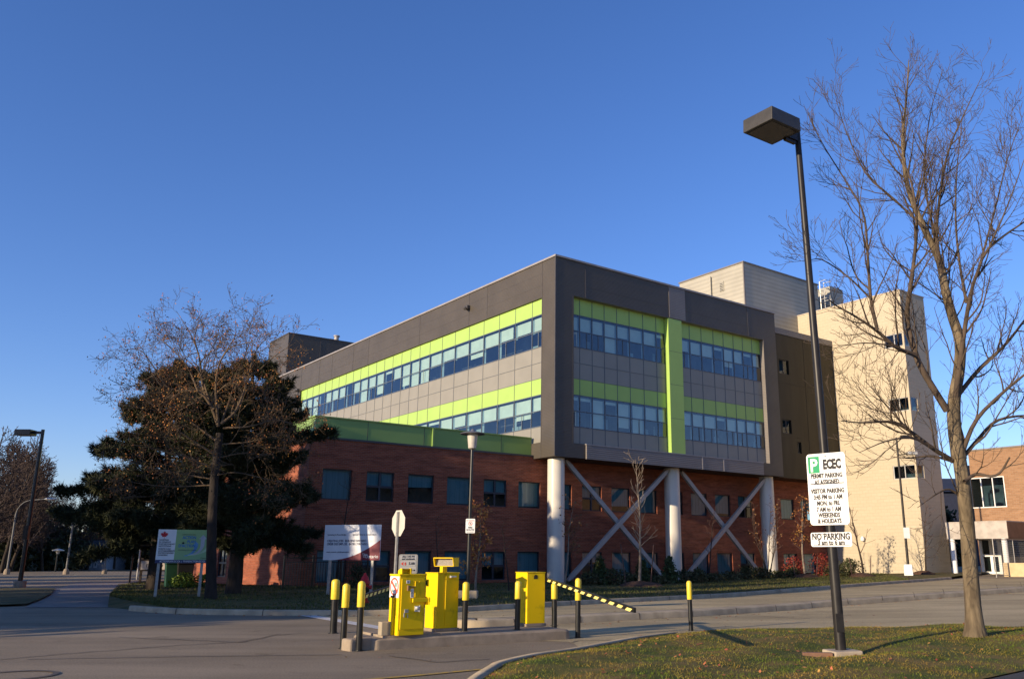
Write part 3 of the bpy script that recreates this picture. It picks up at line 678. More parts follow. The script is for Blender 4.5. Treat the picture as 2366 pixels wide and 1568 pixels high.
for (vl, ur, z0, z1) in cw_:
    mb = MB(); f_ = .05
    for zz in (z0, z1-f_): mb.box(TU+.04,TV+.10,zz,TU+.10,vl,zz+f_); mb.box(TU+.04,TV+.04,zz,ur,TV+.099,zz+f_)
    mb.box(TU+.04,TV+.04,z0+f_,TU+.10,TV+.10,z1-f_); mb.box(TU+.04,vl-.06,z0+f_,TU+.10,vl,z1-f_); mb.box(ur-.06,TV+.04,z0+f_,ur,TV+.10,z1-f_); m_ = (vl+TV)/2; mb.box(TU+.04,m_-.025,z0+f_,TU+.10,m_+.025,z1-f_)
    w_ = mb.build('window', M_alu, B)
    mb = MB(); mb.quad((TU+.07,TV+.07,z0),(TU+.07,vl,z0),(TU+.07,vl,z1),(TU+.07,TV+.07,z1)); mb.quad((TU+.07,TV+.07,z0),(ur,TV+.07,z0),(ur,TV+.07,z1),(TU+.07,TV+.07,z1)); mb.build('pane', M_glass2, w_)
    mb = MB(); mb.quad((TU+1.6,TV+.2,z0-.5),(TU+1.6,vl+1,z0-.5),(TU+1.6,vl+1,z1+.5),(TU+1.6,TV+.2,z1+.5)); mb.quad((TU+.14,vl+.3,z0-.5),(TU+1.6,vl+.3,z0-.5),(TU+1.6,vl+.3,z1+.5),(TU+.14,vl+.3,z1+.5)); mb.quad((TU+.13,TV+.13,z0-.3),(TU+1.6,TV+.13,z0-.3),(TU+1.6,vl+1,z0-.3),(TU+.13,vl+1,z0-.3)); mb.build('room', M_room, w_)
q = onA(1996,1243,TU); mb = MB(); mb.lathe([(.02,-.2),(.12,-.15),(.13,0),(.06,.12),(.02,.14)], 10, (TU-.16,q.y,q.z)); mb.box(TU-.15,q.y-.03,q.z-.02,TU-.001,q.y+.03,q.z+.03); mb.build('wall_light', M_white, B)

# ------------------------------------------------------------------ tan brick building on the right
TB = thing('brick_building', 'tan brick two storey building with a pale canopy behind the big bare tree', 'building', (OX, OY, 0), PSI)
tq = w2b(atY(2236,1043,57)); U2, V2, Z2T = tq.x, tq.y, tq.z
z7 = lambda x, y: ((2139+x/2.24)*.7786, (1200+y/2.24)*.7786)
wl_, wr_ = onA(*z7(1650,490), U2), onA(*z7(1880,475), U2); wb_ = onA(*z7(1880,680), U2).z
mb = MB(); hb = [(wr_.y, wl_.y, wb_, wl_.z)]
holes_wall(mb, PA(U2), V2-26, V2, -.5, Z2T, hb, .12); mb.quad((U2,V2,-.5),(U2+16,V2,-.5),(U2+16,V2,Z2T),(U2,V2,Z2T)); mb.quad((U2,V2,Z2T-.05),(U2+16,V2,Z2T-.05),(U2+16,V2-26,Z2T-.05),(U2,V2-26,Z2T-.05))
mb.build('wall', M_tan, TB)
mb = MB(); mb.box(U2-.05,V2-26,Z2T+.001,U2+.25,V2+.05,Z2T+.10); mb.build('coping', M_clad_pale, TB)
h = hb[0]; mb = MB(); f_ = .055
mb.box(U2-.02,h[0],h[2],U2+.05,h[1],h[2]+f_); mb.box(U2-.02,h[0],h[3]-f_,U2+.05,h[1],h[3])
for t in (0,1/3,2/3,1): y_ = h[0]+(h[1]-h[0])*t; y_ = min(max(y_, h[0]+f_/2), h[1]-f_/2); mb.box(U2-.02,y_-f_/2,h[2]+f_,U2+.05,y_+f_/2,h[3]-f_)
w_ = mb.build('window', M_white, TB)
mb = MB(); mb.quad((U2+.04,h[0],h[2]),(U2+.04,h[1],h[2]),(U2+.04,h[1],h[3]),(U2+.04,h[0],h[3])); mb.build('pane', M_glass2, w_)
mb = MB(); mb.quad((U2+1.5,h[0]-1,h[2]-1),(U2+1.5,h[1]+1,h[2]-1),(U2+1.5,h[1]+1,h[3]+1),(U2+1.5,h[0]-1,h[3]+1)); mb.build('room', M_room, w_)
cc = w2b(atY(2325,1204,51)); cl = onA(2184,1207,cc.x); cb = onA(2325,1243,cc.x).z
mb = MB(); mb.box(cc.x,cc.y,cb,U2-.003,cl.y,cc.z); mb.box(cc.x-.02,cc.y-.02,cc.z+.001,U2-.004,cl.y,cc.z+.06); 
mb.build('canopy', mat('canopy_panel', (.42,.38,.34), .5), TB)
mb = MB(); mb.box(U2,cc.y-14,cb,U2+.01,cc.y-.01,cc.z); mb.box(cc.x,cc.y-.02,cb,U2+8,cc.y-.012,cc.z); mb.build('shaded_fascia', mat('shaded_fascia', (.20,.12,.08), .5), TB)  # street side of the canopy, its shade put into the brown colour
gz = zr(24)+.02
for (x_, y_) in ((2205,1300),(2326,1300)):
    q = onA(x_, y_, cc.x+.12); mb = MB(); mb.tube([(cc.x+.15,q.y,gz-.4),(cc.x+.15,q.y,cb-.001)], .16, 20); mb.build('column', M_white, TB, smooth=True)
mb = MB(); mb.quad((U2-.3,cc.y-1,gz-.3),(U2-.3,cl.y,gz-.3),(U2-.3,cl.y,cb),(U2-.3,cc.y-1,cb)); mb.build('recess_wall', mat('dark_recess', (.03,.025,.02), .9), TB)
mb = MB(); dl = onA(2270,1300,U2-.6); dr = onA(2312,1300,U2-.6)
for y_ in (dl.y, (dl.y*.45+dr.y*.55), dr.y): mb.box(U2-.62,y_-.09,gz-.1,U2-.52,y_+.09,gz+2.4)
for zz in (gz+.05, gz+1.1, gz+2.3): mb.box(U2-.60,dr.y+.1,zz,U2-.53,dl.y-.1,zz+.14)
d_ = mb.build('door', M_white, TB); mb = MB(); mb.quad((U2-.5,dr.y,gz),(U2-.5,dl.y,gz),(U2-.5,dl.y,gz+2.4),(U2-.5,dr.y,gz+2.4)); mb.build('pane', M_glass2, d_)
# mesh fence panel and planter by that door
pf = atY(2302,1325,49); gzf = zr(pf.x)
F_ = thing('wire_fence', 'grey chain mesh fence panel in front of the white framed doors', 'fence', (pf.x, pf.y, gzf), PSI)
mb = MB(); [mb.tube([(s,0,0),(s,0,2.05)], .03, 8) for s in (0, 2.3, 4.6)]; mb.tube([(0,0,2.05),(4.6,0,2.05)], .025, 6); mb.tube([(0,0,.1),(4.6,0,.1)], .02, 6); mb.build('frame', M_galv, F_)
mb = MB(); 
for i in range(46): mb.tube([(.1*i,0,.1),(.1*i,0,2.05)], .006, 3, caps=False)
for i in range(20): mb.tube([(0,.008,.1+.1*i),(4.6,.008,.1+.1*i)], .006, 3, caps=False)
mb.build('mesh', M_galv, F_)
pp = atY(2333,1331,50.0)
P_ = thing('planter', 'pale wooden planter box at the foot of the tan brick building', 'planter', (pp.x, pp.y, zr(pp.x)), PSI)
mb = MB(); mb.box(0,-3.5,0,.12,.3,.75); mb.box(.12,-3.5,0,3.5,-3.4,.75); mb.box(.12,.2,0,3.5,.3,.75); mb.build('box', mat('planter_wood', (.55,.42,.24), .7, .1, 3), P_)
mb = MB(); mb.quad((.12,-3.4,.66),(3.5,-3.4,.66),(3.5,.2,.66),(.12,.2,.66)); mb.build('soil', M_mulch, P_)
# dark roofed building between tower and tan building, far left hall
q = atY(2170,1110,95); q2 = atY(2235,1200,95)
D_ = thing('dark_building', 'dark blue low building in the gap between cream tower and tan brick', 'building', (q.x, 95, 0), 0)
mb = MB(); mb.box(-2,0,-.5,8,8,q.z-1.2); mb.build('wall', mat('navy_wall', (.03,.035,.06), .6), D_)
mb = MB(); mb.prism([(-.5,q.z-1.2),(8.5,q.z-1.2),(4,q.z+.6)], 0, -2.4, 8.4); mb.build('roof', mat('slate_roof', (.035,.04,.055), .6), D_)
q = atY(172,1326,100); q2 = atY(230,1293,100)
D_ = thing('white_hall', 'small white building with glazed doors far off under the left trees', 'building', (q.x, 100, 0), 0)
w_ = q2.x - q.x
mb = MB(); mb.box(-.6,0,-.5,w_+.6,5,q2.z+.5); mb.build('wall', mat('white_siding', (.40,.42,.46), .7), D_)
mb = MB(); mb.prism([(-.4,q2.z+.5),(5.4,q2.z+.5),(2.5,q2.z+2.2)], 0, -.9, w_+.9); mb.build('roof', mat('grey_shingle', (.06,.055,.055), .8), D_)
for i in range(4):
    x_ = .3 + i*(w_-.3)/4; mb = MB(); mb.box(x_,-.04,.1,x_+(w_-.3)/4-.2,-.002,q2.z-.1); wn_ = mb.build('window', M_white, D_); mb = MB(); mb.box(x_+.12,-.05,.3,x_+(w_-.3)/4-.32,-.041,q2.z-.35); mb.build('pane', mat('far_pane', (.12,.15,.20), .2), wn_)
# ------------------------------------------------------------------ bollards
def bollard():
    r = thing('bollard', '', 'bollard')
    mb = MB(); mb.tube([(0,0,-.1),(0,0,.64)], .052, 20); mb.tube([(0,0,.0),(0,0,.012)], .075, 16); mb.build('post', M_blk, r, smooth=True)
    mb = MB(); mb.lathe([(.060,.60),(.062,.605),(.062,.91),(.055,.935),(.035,.953),(.01,.96)], 24); mb.build('sleeve', M_ysl, r, smooth=True)
    return r
b0 = bollard()
ISLE = .16
BL = [((770,1462),0,1.0,1.35,'thickest black bollard with yellow sleeve, standing alone behind the two at the island end'),
      ((792,1497),0,1.0,1.0,'black bollard with yellow sleeve left of the low worn concrete block'),
      ((829,1503),0,1.05,1.0,'nearest black bollard with yellow sleeve, right of the low concrete block'),
      ((1073,1457),ISLE,.83,1.0,'shaded bollard with yellow sleeve between the card machine and the gate box'),
      ((1195,1454),ISLE,.84,.98,'bollard with yellow sleeve standing right against the gate box corner'),
      ((1281,1445),ISLE,.78,1.0,'black bollard with dull yellow sleeve just behind the right edge of the gate box'),
      ((1335,1473),0,1.05,.95,'bollard with scuffed black post past the right end of the island, under the striped arm'),
      ((1597,1457),0,.97,.9,'lone bollard with rimmed yellow sleeve at the edge of the grass strip')]
for i, (p, dz, s, w, lab) in enumerate(BL):
    o = b0 if i == 0 else copy_tree(b0)
    q = gnd(*p, dz); o.location = q; o.scale = (w*.92, w*.92, s); o.rotation_euler = (rng.uniform(-.015,.015), rng.uniform(-.02,.02), rng.uniform(0,6))
    tag(o, lab, 'bollard', 'black bollards with yellow sleeves round the gate')

# ------------------------------------------------------------------ gate machines on the island
M_rust = mat('rusty_yellow', (.70,.50,.02), .5, 0, 14, col2=(.30,.12,.03), fac=(.55,.75))
M_red_s = mat('sign_red', (.62,.10,.05), .5, .05)
# the ticket cabinet
c = gnd(918,1468,ISLE+.035); YW = R(37)
m1 = thing('ticket_cabinet', 'yellow steel cabinet with latched door and a round red prohibition sign on its sunlit side', 'machine', c, YW)
W1, D1, H1 = .45, .33, .885
mb = MB(); mb.box(0,0,0,W1,D1,H1); mb.box(.015,-.004,.0,W1-.01,.01,.075); mb.build('body', M_yel, m1, bevel=.006)
mb = MB(); mb.box(-.014,-.016,H1+.001,W1+.012,D1+.014,H1+.024); mb.build('lid', M_yel, m1, bevel=.005)
mb = MB(); mb.box(-.03,.13,0,-.0025,.19,H1-.30); mb.build('side_channel', M_yel, m1, bevel=.004)
mb = MB(); mb.box(.03,-.014,.09,W1-.03,-.001,H1-.045); mb.box(.255,-.03,.56,.265,-.0145,.80); mb.box(.33,-.024,.56,.34,-.0145,.80); mb.box(.266,-.02,.79,.329,-.0145,.80)
dr = mb.build('door', M_yel, m1, bevel=.004)
mb = MB(); mb.box(.21,-.06,.485,W1+.06,-.0305,.545); mb.box(W1+.03,-.07,.44,W1+.045,.05,.56); mb.build('hasp', M_yel, m1, bevel=.004)
mb = MB(); mb.box(.13,-.05,.71,.25,-.0145,.725); mb.box(.12,-.055,.66,.145,-.0145,.74); mb.build('door_bracket', mat('brown_bracket', (.22,.13,.06), .6), dr)
mb = MB(); mb.lathe([(.03,-.02),(.036,0),(.03,.02)], 12, (.30,-.035,.40)); mb.box(.265,-.03,.345,.345,-.0145,.43); mb.box(.335,-.045,.34,.345,-.0305,.44); mb.build('padlock', M_alu, dr)
mb = MB(); mb.box(.09,-.04,.335,.15,-.0145,.385); mb.box(.08,-.035,.27,.095,-.0145,.33); mb.box(.14,-.035,.26,.15,-.0145,.31); mb.build('latch', M_galv, dr)
mb = MB(); mb.box(.185,-.0205,.555,.235,-.0155,.69); mb.box(.105,-.0205,.77,.165,-.0155,.815); mb.build('sticker', M_signw, dr)
mb = MB(); [mb.box(.19,-.0225,.575+.02*i,.23,-.0207,.582+.02*i) for i in range(5)]; mb.box(.118,-.0225,.785,.152,-.0207,.80); mb.build('lettering', M_ink, dr)
mb = MB(); mb.box(-.008,.008,.555,-.0005,D1-.008,H1-.01); sg = mb.build('prohibition_sign', M_signw, m1)
mb = MB(); cy_, cz_ = D1/2, .72; ra, rb_ = .135, .110
for i in range(32):
    t0, t1 = 2*math.pi*i/32, 2*math.pi*(i+1)/32; f = lambda r, t: (-.0105, cy_+r*1.06*math.cos(t), cz_+r*math.sin(t))
    mb.quad(f(rb_,t0), f(ra,t0), f(ra,t1), f(rb_,t1))
mb.add([(-.0105,cy_+.10,cz_+.10),(-.0105,cy_+.13,cz_+.075),(-.0105,cy_-.10,cz_-.10),(-.0105,cy_-.13,cz_-.075)], [(0,1,2,3)]); mb.build('red_ring', M_red_s, sg)
mb = MB(); mb.box(-.0115,cy_-.085,cz_+.0,-.009,cy_-.02,cz_+.06); mb.box(-.0115,cy_+.03,cz_-.08,-.009,cy_+.07,cz_-.04); mb.build('symbol', mat('sign_greygreen', (.25,.38,.34), .5), sg)
mb = MB(); mb.lathe([(.0,0),(.034,.0),(.034,.03),(.0,.03)], 12, (-.03,.16,.555)); mb.build('channel_cap', M_blk, m1)
mb = MB(); mb.prism([(.0,0),(.13,0),(.13,.05),(.05,.085),(.0,.085)], 0, .05, .075, 0, T(0,.05,H1+.025)); mb.prism([(.0,0),(.13,0),(.13,.05),(.05,.085),(.0,.085)], 0, .20, .225, 0, T(0,.05,H1+.025)); mb.box(.0755,.13,H1+.025,.1995,.15,H1+.10); mb.box(.0755,.055,H1+.095,.1995,.129,H1+.105); mb.build('ticket_hood', M_yel, m1, bevel=.003)
mb = MB(); mb.box(W1-.03,.10,.72,W1+.11,.22,.735); mb.box(W1-.03,.11,.80,W1+.10,.22,.815); mb.box(W1+.09,.10,.715,W1+.11,.22,.82); mb.build('side_bracket', M_yel, m1); 
mb = MB(); mb.box(W1+.005,.12,.736,W1+.088,.21,.799); mb.build('reader', M_blk, m1)
q = m1.matrix_basis
# price sign standing on the cabinet
ps = thing('price_sign', 'small grey framed price sign with red arrow on the yellow cabinet top', 'sign', c + Matrix.Rotation(YW,3,'Z') @ Vector((.26,.26,H1+.024)), R(8))
def rounded(w, h, r, n=5):
    o = []
    for cx_, cz_, a0 in ((w/2-r,h-r,0),(-w/2+r,h-r,90),(-w/2+r,r,180),(w/2-r,r,270)):
        for k in range(n+1): t = R(a0+90*k/n); o.append((cx_+r*math.cos(t), cz_+r*math.sin(t)))
    return o
PW, PH = .30, .30
mb = MB(); mb.prism(rounded(PW,PH,.03), 1, .0, .012); mb.build('plate', mat('sign_grey', (.27,.27,.26), .5), ps)
mb = MB(); mb.box(-.12,-.003,.12,.12,-.0005,.20); mb.box(-.13,-.003,.215,.13,-.0005,.28); mb.box(-.13,-.003,.02,.13,-.0005,.115); mb.build('face', mat('sign_lightgrey', (.36,.36,.36), .5), ps)
mb = MB(); text(mb, 'after 3:45 PM', .042, T(0,-.006,.252), sx=.85); text(mb, 'and weekends', .042, T(0,-.006,.217), sx=.85); text(mb, '5.00', .055, T(.055,-.006,.14), bold=.001); mb.lathe([(.013,-.001),(.013,.001)], 10, (0,0,0)) if 0 else None
mb.build('lettering', M_ink, ps)
for x_ in (.06,.10): mb = MB(); mb.box(x_-.013,-.005,.04,x_+.013,-.0032,.065); mb.build('dot', M_ink, ps)
mb = MB(); mb.prism([(-.115,.155),(-.075,.185),(-.075,.125)], 1, -.005, -.0032); text(mb, '$', .06, T(-.045,-.006,.135), bold=.001); mb.build('red_arrow', mat('arrow_red', (.50,.05,.03), .5), ps)
# the card machine
c = gnd(1007,1459,ISLE); YW2 = R(41)
m2 = thing('card_machine', 'yellow card machine with a hooded screen on a short neck', 'machine', c, YW2)
W2, D2, H2 = .43, .36, .93
mb = MB(); mb.box(0,0,.05,W2,D2,H2); mb.build('body', M_yel, m2, bevel=.006)
mb = MB(); mb.box(-.012,-.012,H2+.001,W2+.012,D2+.012,H2+.02); mb.build('lid', M_yel, m2, bevel=.004)
mb = MB(); mb.box(-.03,-.02,0,W2+.02,D2+.02,.049); mb.build('plinth', M_conc, m2, bevel=.008)
mb = MB(); mb.box(.16,-.012,.10,W2-.02,-.001,H2-.1); mb.box(.16,-.010,H2-.085,W2-.02,-.001,H2-.01); mb.build('door', M_yel, m2, bevel=.003)
mb = MB(); mb.tube([(.24,-.045,H2-.05),(.34,-.045,H2-.05)], .014, 8); mb.box(.23,-.05,H2-.066,.26,-.0105,H2-.034); mb.build('handle', M_alu, m2)
mb = MB(); mb.box(.13,.06,H2+.02,.22,.15,H2+.115); mb.build('neck', M_yel, m2, bevel=.004)
hd = MB(); HZ = H2+.116   # hooded screen box facing the driver side (-x)
Mh = T(.20,.13,HZ) @ Matrix.Rotation(R(-58),4,'Z')
hd.prism([(0,0),(.24,0),(.24,.15),(-.05,.15),(-.05,.135),(.04,.125),(.04,.012),(0,.012)], 0, -.17, .17, 0, Mh)
hd.prism([(-.05,.15),(.04,.15),(.04,0),(0,0)], 0, -.185, -.171, 0, Mh); hd.prism([(-.05,.15),(.04,.15),(.04,0),(0,0)], 0, .171, .185, 0, Mh)
ho = hd.build('screen_hood', M_yel, m2, bevel=.003)
mb = MB(); mb.box(-.165,.034,.014,.165,.0395,.122,0,Mh); mb.build('screen', mat('screen_dust', (.24,.22,.19), .5, .25, 60), ho)
# the gate box
c = gnd(1217,1447,ISLE); YW3 = R(33)
g1 = thing('gate_box', 'tall plain yellow gate box that carries the striped arm over the road', 'machine', c, YW3)
W3, D3, H3 = .38, .42, .93
mb = MB(); mb.box(0,0,.05,W3,D3,H3); mb.build('body', M_yel, g1, bevel=.008)
mb = MB(); mb.box(-.01,-.01,H3+.001,W3+.01,D3+.01,H3+.012); mb.build('lid', M_yel, g1, bevel=.004)
mb = MB(); mb.box(-.02,-.015,0,W3+.02,D3+.02,.049); mb.build('plinth', M_conc, g1, bevel=.006)
mb = MB(); mb.box(.14,-.004,H3-.11,.22,-.0005,H3-.05); mb.prism([(.15,H3-.05),(.21,H3-.05),(.18,H3-.03)], 1, -.004, -.0006); mb.build('maker_badge', M_blk, g1)
mb = MB(); mb.box(W3,.12,H3-.10,W3+.04,.24,H3-.02); mb.box(W3+.041,.14,H3-.20,W3+.075,.2,H3-.02); mb.box(W3+.01,.15,H3-.23,W3+.07,.19,H3-.2005); mb.build('arm_bracket', M_rust, g1, bevel=.004)
p0 = atY(1266,1338,16.3); p1 = atY(1467,1409,11.6)
def arm(name, p0, p1, lab, r=.045, n=12, parent=None):
    L = (p1-p0).length
    t = thing(name, lab, 'barrier arm', p0); t.rotation_mode = 'QUATERNION'; t.rotation_quaternion = (p1-p0).to_track_quat('X', 'Z')
    mb = MB(); mb.box(0,-.018,-r,L,.018,r)
    mb.build('arm', M_blk, t, bevel=.006)
    mb = MB(); s = L/n
    for i in range(n):
        for sd in (-.0185, .0185): mb.add([(s*i+.05*s,sd,-r*.98),(s*i+.60*s,sd,-r*.98),(s*i+.85*s,sd,r*.35),(s*i+.30*s,sd,r*.35)], [(0,1,2,3)])
    mb.build('stripes', mat('stripe_cream', (.92,.80,.25), .45, .06), t)
arm('barrier_arm', p0, p1, 'black and cream striped arm slanting down right from the gate box', .031, 13)
arm('barrier_arm', atY(842,1376,21.0), atY(925,1349,22.6), 'white and black striped arm half hidden behind the yellow cabinet', .05, 9)
mb = MB(); q = gnd(885,1468,ISLE+.03); mb.box(-.09,-.06,0,.09,.12,.2,0,Matrix.Translation(q+Vector((.02,.1,0)))@Matrix.Rotation(R(29),4,'Z'))
tag(mb.build('concrete_footing', mat('beige_concrete', (.34,.29,.21), .9, .1, 6), bevel=.01), 'small beige concrete footing at the left foot of the yellow cabinet', 'footing')

# ------------------------------------------------------------------ stop sign seen from behind
q = gnd(908,1425)
st = thing('stop_sign', 'octagonal road sign seen from its pale back on a steel post', 'sign', q, R(-50))
top = atY(910,1178,q.y).z - q.z; bot = atY(910,1238,q.y).z - q.z; rr = (top-bot)/2/math.cos(R(22.5)); zc = (top+bot)/2
mb = MB(); mb.prism([(rr*math.cos(R(22.5+45*k)), zc+rr*math.sin(R(22.5+45*k))) for k in range(8)], 1, .022, .026)
mb.build('plate', mat('plate_back', (.56,.53,.46), .5, .05), st)
mb = MB(); mb.prism([(rr*.96*math.cos(R(22.5+45*k)), zc+rr*.96*math.sin(R(22.5+45*k))) for k in range(8)], 1, .0262, .0275); mb.build('red_face', M_red_s, st)
mb = MB(); mb.box(-.032,-.02,-.2,.032,.0,top*.985); mb.box(-.045,.001,-.2,-.028,.018,top*.985); mb.box(.028,.001,-.2,.045,.018,top*.985); mb.build('post', M_galv, st)
mb = MB(); [mb.lathe([(.0,0),(.014,0),(.014,.01),(0,.01)], 8, (0,0,0)) for _ in ()]; 
for z in (zc+rr*.7, zc-rr*.7): mb.box(-.014,-.03,z-.014,.014,-.0205,z+.014)
mb.build('bolt', M_galv, st)

# ------------------------------------------------------------------ information boards
def line(par, m, *a, **k):
    mb = MB(); text(mb, *a, **k); return mb.build('lettering', m, par)
def board_frame(name, lab, pl, pr, tl, bl, tr, br, fl, fr):
    """board between two posts; pl/pr are feet, t/b the corners"""
    pass
MAPLE = [(0,1),(-.14,.72),(-.30,.80),(-.22,.42),(-.46,.64),(-.52,.50),(-.80,.55),(-.70,.28),(-.86,.18),(-.42,-.18),(-.50,-.38),(-.06,-.30),(-.05,-.72),(.05,-.72),(.06,-.30),(.50,-.38),(.42,-.18),(.86,.18),(.70,.28),(.80,.55),(.52,.50),(.46,.64),(.22,.42),(.30,.80),(.14,.72)]
a_ = atY(358,1300,27.3); b_ = atY(482,1309,28.0); a2 = atY(361,1222,27.3); dx = Vector((b_.x-a_.x, b_.y-a_.y, 0)); BW = dx.length; BH = a2.z - a_.z
s1 = thing('information_board', 'white and green funding board with a red maple leaf and a curved arrow', 'sign', Vector((a_.x, a_.y, 0)), math.atan2(dx.y, dx.x))
z0 = a_.z; x1_ = BW*.335
mb = MB(); mb.box(0,0,z0,BW,.03,z0+BH); mb.build('panel', M_white, s1)
mb = MB(); mb.box(x1_,-.003,z0+.10,BW,-.0005,z0+BH); mb.build('green_field', mat('board_green', (.24,.42,.22), .45, 0, 1.2, col2=(.30,.47,.20)), s1)
mb = MB(); mb.box(0,-.003,z0,BW,-.0006,z0+.099); mb.build('navy_strip', mat('board_navy', (.04,.05,.13), .45), s1)
mb = MB(); mb.prism([(x*.13, z*.13) for x, z in MAPLE], 1, -.005, -.001, 0, T(x1_*.34,0,z0+BH-.18)); mb.build('maple_leaf', mat('leaf_red', (.50,.02,.03), .5), s1)
for i, tx in enumerate(('INVESTING','IN CANADA\'S','POST-SECONDARY','INSTITUTIONS')): line(s1, M_ink, tx, .062, T(x1_*.10,-.004,z0+BH*.665-.062*i), align='LEFT', bold=.0012, sx=.86)
for i, tx in enumerate(('INVESTIR DANS','LES ÉTABLISSEMENTS','POSTSECONDAIRES','CANADIENS')): line(s1, M_ink, tx, .062, T(x1_*.10,-.004,z0+BH*.40-.062*i), align='LEFT', bold=.0012, sx=.80)
line(s1, M_ink, "CANADA'S ECONOMIC", .05, T(x1_+.36,-.006,z0+BH*.835), sx=.8); line(s1, M_ink, 'ÉCONOMIQUE DU CANADA', .05, T(x1_+.36,-.006,z0+BH*.37), sx=.8); line(s1, M_ink, 'Canada', .07, T(BW-.16,-.006,z0+.13))
mb = MB(); mb.prism([(x*.05, z*.05) for x, z in MAPLE], 1, -.006, -.0035, 0, T(x1_+.22,0,z0+BH*.59)); mb.build('small_leaf', M_ink, s1)
[line(s1, mat('board_blue', (.04,.17,.42), .45), tx, .125, T(BW*.71,-.006,z0+BH*(.725-.125*i)), align='RIGHT', bold=.004, sx=.82) for i, tx in enumerate(('ACTION','PLAN',"D'ACTION"))]
mb = MB(); text(mb, 'ACTIONPLAN.GC.CA  |  PLANDACTION.GC.CA', .075, T(BW/2,-.005,z0+.028), bold=.001, sx=.82); mb.build('white_lettering', M_white, s1)
def swoosh(mb, x, z0_, zt, w, head, x_s, mi):
    n = 14; Lp, Rp = [], []
    for i in range(n+1):
        t = i/n*math.pi/2; cx_ = x_s + (x-x_s)*math.sin(t); cz = z0_ + (.30)*(1-math.cos(t)); ww = w*(.15+.85*i/n)
        nx, nz = math.sin(t), math.cos(t)
        Lp.append((cx_ - ww/2*nx, cz + ww/2*nz)); Rp.append((cx_ + ww/2*nx, cz - ww/2*nz))
    for i in range(n): mb.add([(*Lp[i][:1],-.0055-.0005*mi,Lp[i][1]),(Rp[i][0],-.0055-.0005*mi,Rp[i][1]),(Rp[i+1][0],-.0055-.0005*mi,Rp[i+1][1]),(Lp[i+1][0],-.0055-.0005*mi,Lp[i+1][1])], [(0,1,2,3)])
    y_ = -.0055-.0005*mi; mb.quad((x-w/2,y_,Lp[-1][1]),(x+w/2,y_,Lp[-1][1]),(x+w/2,y_,zt),(x-w/2,y_,zt)); mb.add([(x-head,y_,zt),(x+head,y_,zt),(x,y_,zt+head*1.1)], [(0,1,2)])
for i, (x, zt, c_) in enumerate(((.72,.56,(.12,.30,.52)),(.96,.56,(.40,.56,.36)),(.84,.72,(.42,.45,.50)))):
    mb = MB(); swoosh(mb, BW*(.0+x)+.0, z0+.22+.02*i, z0+BH*zt+.0, .11, .12 if i == 2 else .075, BW*(.52+.06*i), i); mb.build('arrow', mat('arrow_colour_'+'abc'[i], c_, .4), s1)
for x in (.11, BW-.2): 
    mb = MB(); mb.box(x-.04,.031,-.2,x+.04,.09,z0+BH-.05); mb.build('post', M_galv, s1)
a_ = atY(746,1293,30.3); b_ = atY(877,1291,29.8); a2 = atY(745,1212,30.3); dx = Vector((b_.x-a_.x, b_.y-a_.y, 0)); BW = dx.length; BH = a2.z - a_.z; z0 = a_.z
s2 = thing('information_board', 'white funding board with a dark red curved corner in front of the brick wall', 'sign', Vector((a_.x, a_.y, 0)), math.atan2(dx.y, dx.x))
mb = MB(); mb.box(0,0,z0,BW,.03,z0+BH); mb.build('panel', mat('board_white', (.74,.76,.80), .25, .03), s2)
mb = MB(); cv = [(BW*(.12+.88*t), z0 + BH*.575*t**2.0) for t in [i/20 for i in range(21)]]
for i in range(20): mb.quad((cv[i][0],-.003,z0),(cv[i+1][0],-.003,z0),(cv[i+1][0],-.003,cv[i+1][1]),(cv[i][0],-.003,cv[i][1]))
mb.build('red_corner', mat('board_maroon', (.20,.025,.045), .4), s2)
M_inkb = mat('ink_blue', (.03,.04,.09), .5)
line(s2, M_inkb, 'Investing in Knowledge', .075, T(BW*.055,-.005,z0+BH*.70), align='LEFT', bold=.001); line(s2, M_inkb, 'Investir dans la connaissance', .075, T(BW*.92,-.005,z0+BH*.70), align='RIGHT', bold=.001)
line(s2, M_inkb, 'CREATING JOBS.  BUILDING ONTARIO.', .105, T(BW*.055,-.005,z0+BH*.515), align='LEFT', bold=.002, sx=.80); line(s2, M_inkb, "CRÉER DES EMPLOIS.  BÂTIR L'ONTARIO.", .105, T(BW*.055,-.005,z0+BH*.425), align='LEFT', bold=.002, sx=.80)
line(s2, M_inkb, 'www.ontario.ca/infrastructure', .07, T(BW*.055,-.005,z0+BH*.21), align='LEFT', bold=.001)
mb = MB(); text(mb, 'Ontario', .16, T(BW*.975,-.006,z0+BH*.06), align='RIGHT', bold=.002, sx=.95)
for (x0_,z0_,x1__,z1_) in ((.70,.19,.72,.08),(.70,.19,.79,.155),(.72,.08,.79,.155)):
    for k in range(4):
        t = k/4+.05; t2 = t+.13; A_ = (BW*(x0_+(x1__-x0_)*t), z0+BH*(z0_+(z1_-z0_)*t)); B_ = (BW*(x0_+(x1__-x0_)*t2), z0+BH*(z0_+(z1_-z0_)*t2)); mb.tube([(A_[0],-.005,A_[1]),(B_[0],-.005,B_[1])], .011, 5)
for k in range(3): t = R(90+120*k); mb.tube([(BW*.735,-.005,z0+BH*.145),(BW*.735+.035*math.cos(t),-.005,z0+BH*.145+.035*math.sin(t))], .009, 5)
mb.build('white_lettering', M_white, s2)
for x in (.24, BW-.28):
    mb = MB(); mb.box(x-.045,.031,-.2,x+.045,.09,z0+BH-.05); [mb.box(x-.01,.02 if 0 else .029,.25+.12*i,x+.01,.0305,.29+.12*i) for i in range(6) if .3+.12*i < z0]; mb.build('post', M_galv, s2)

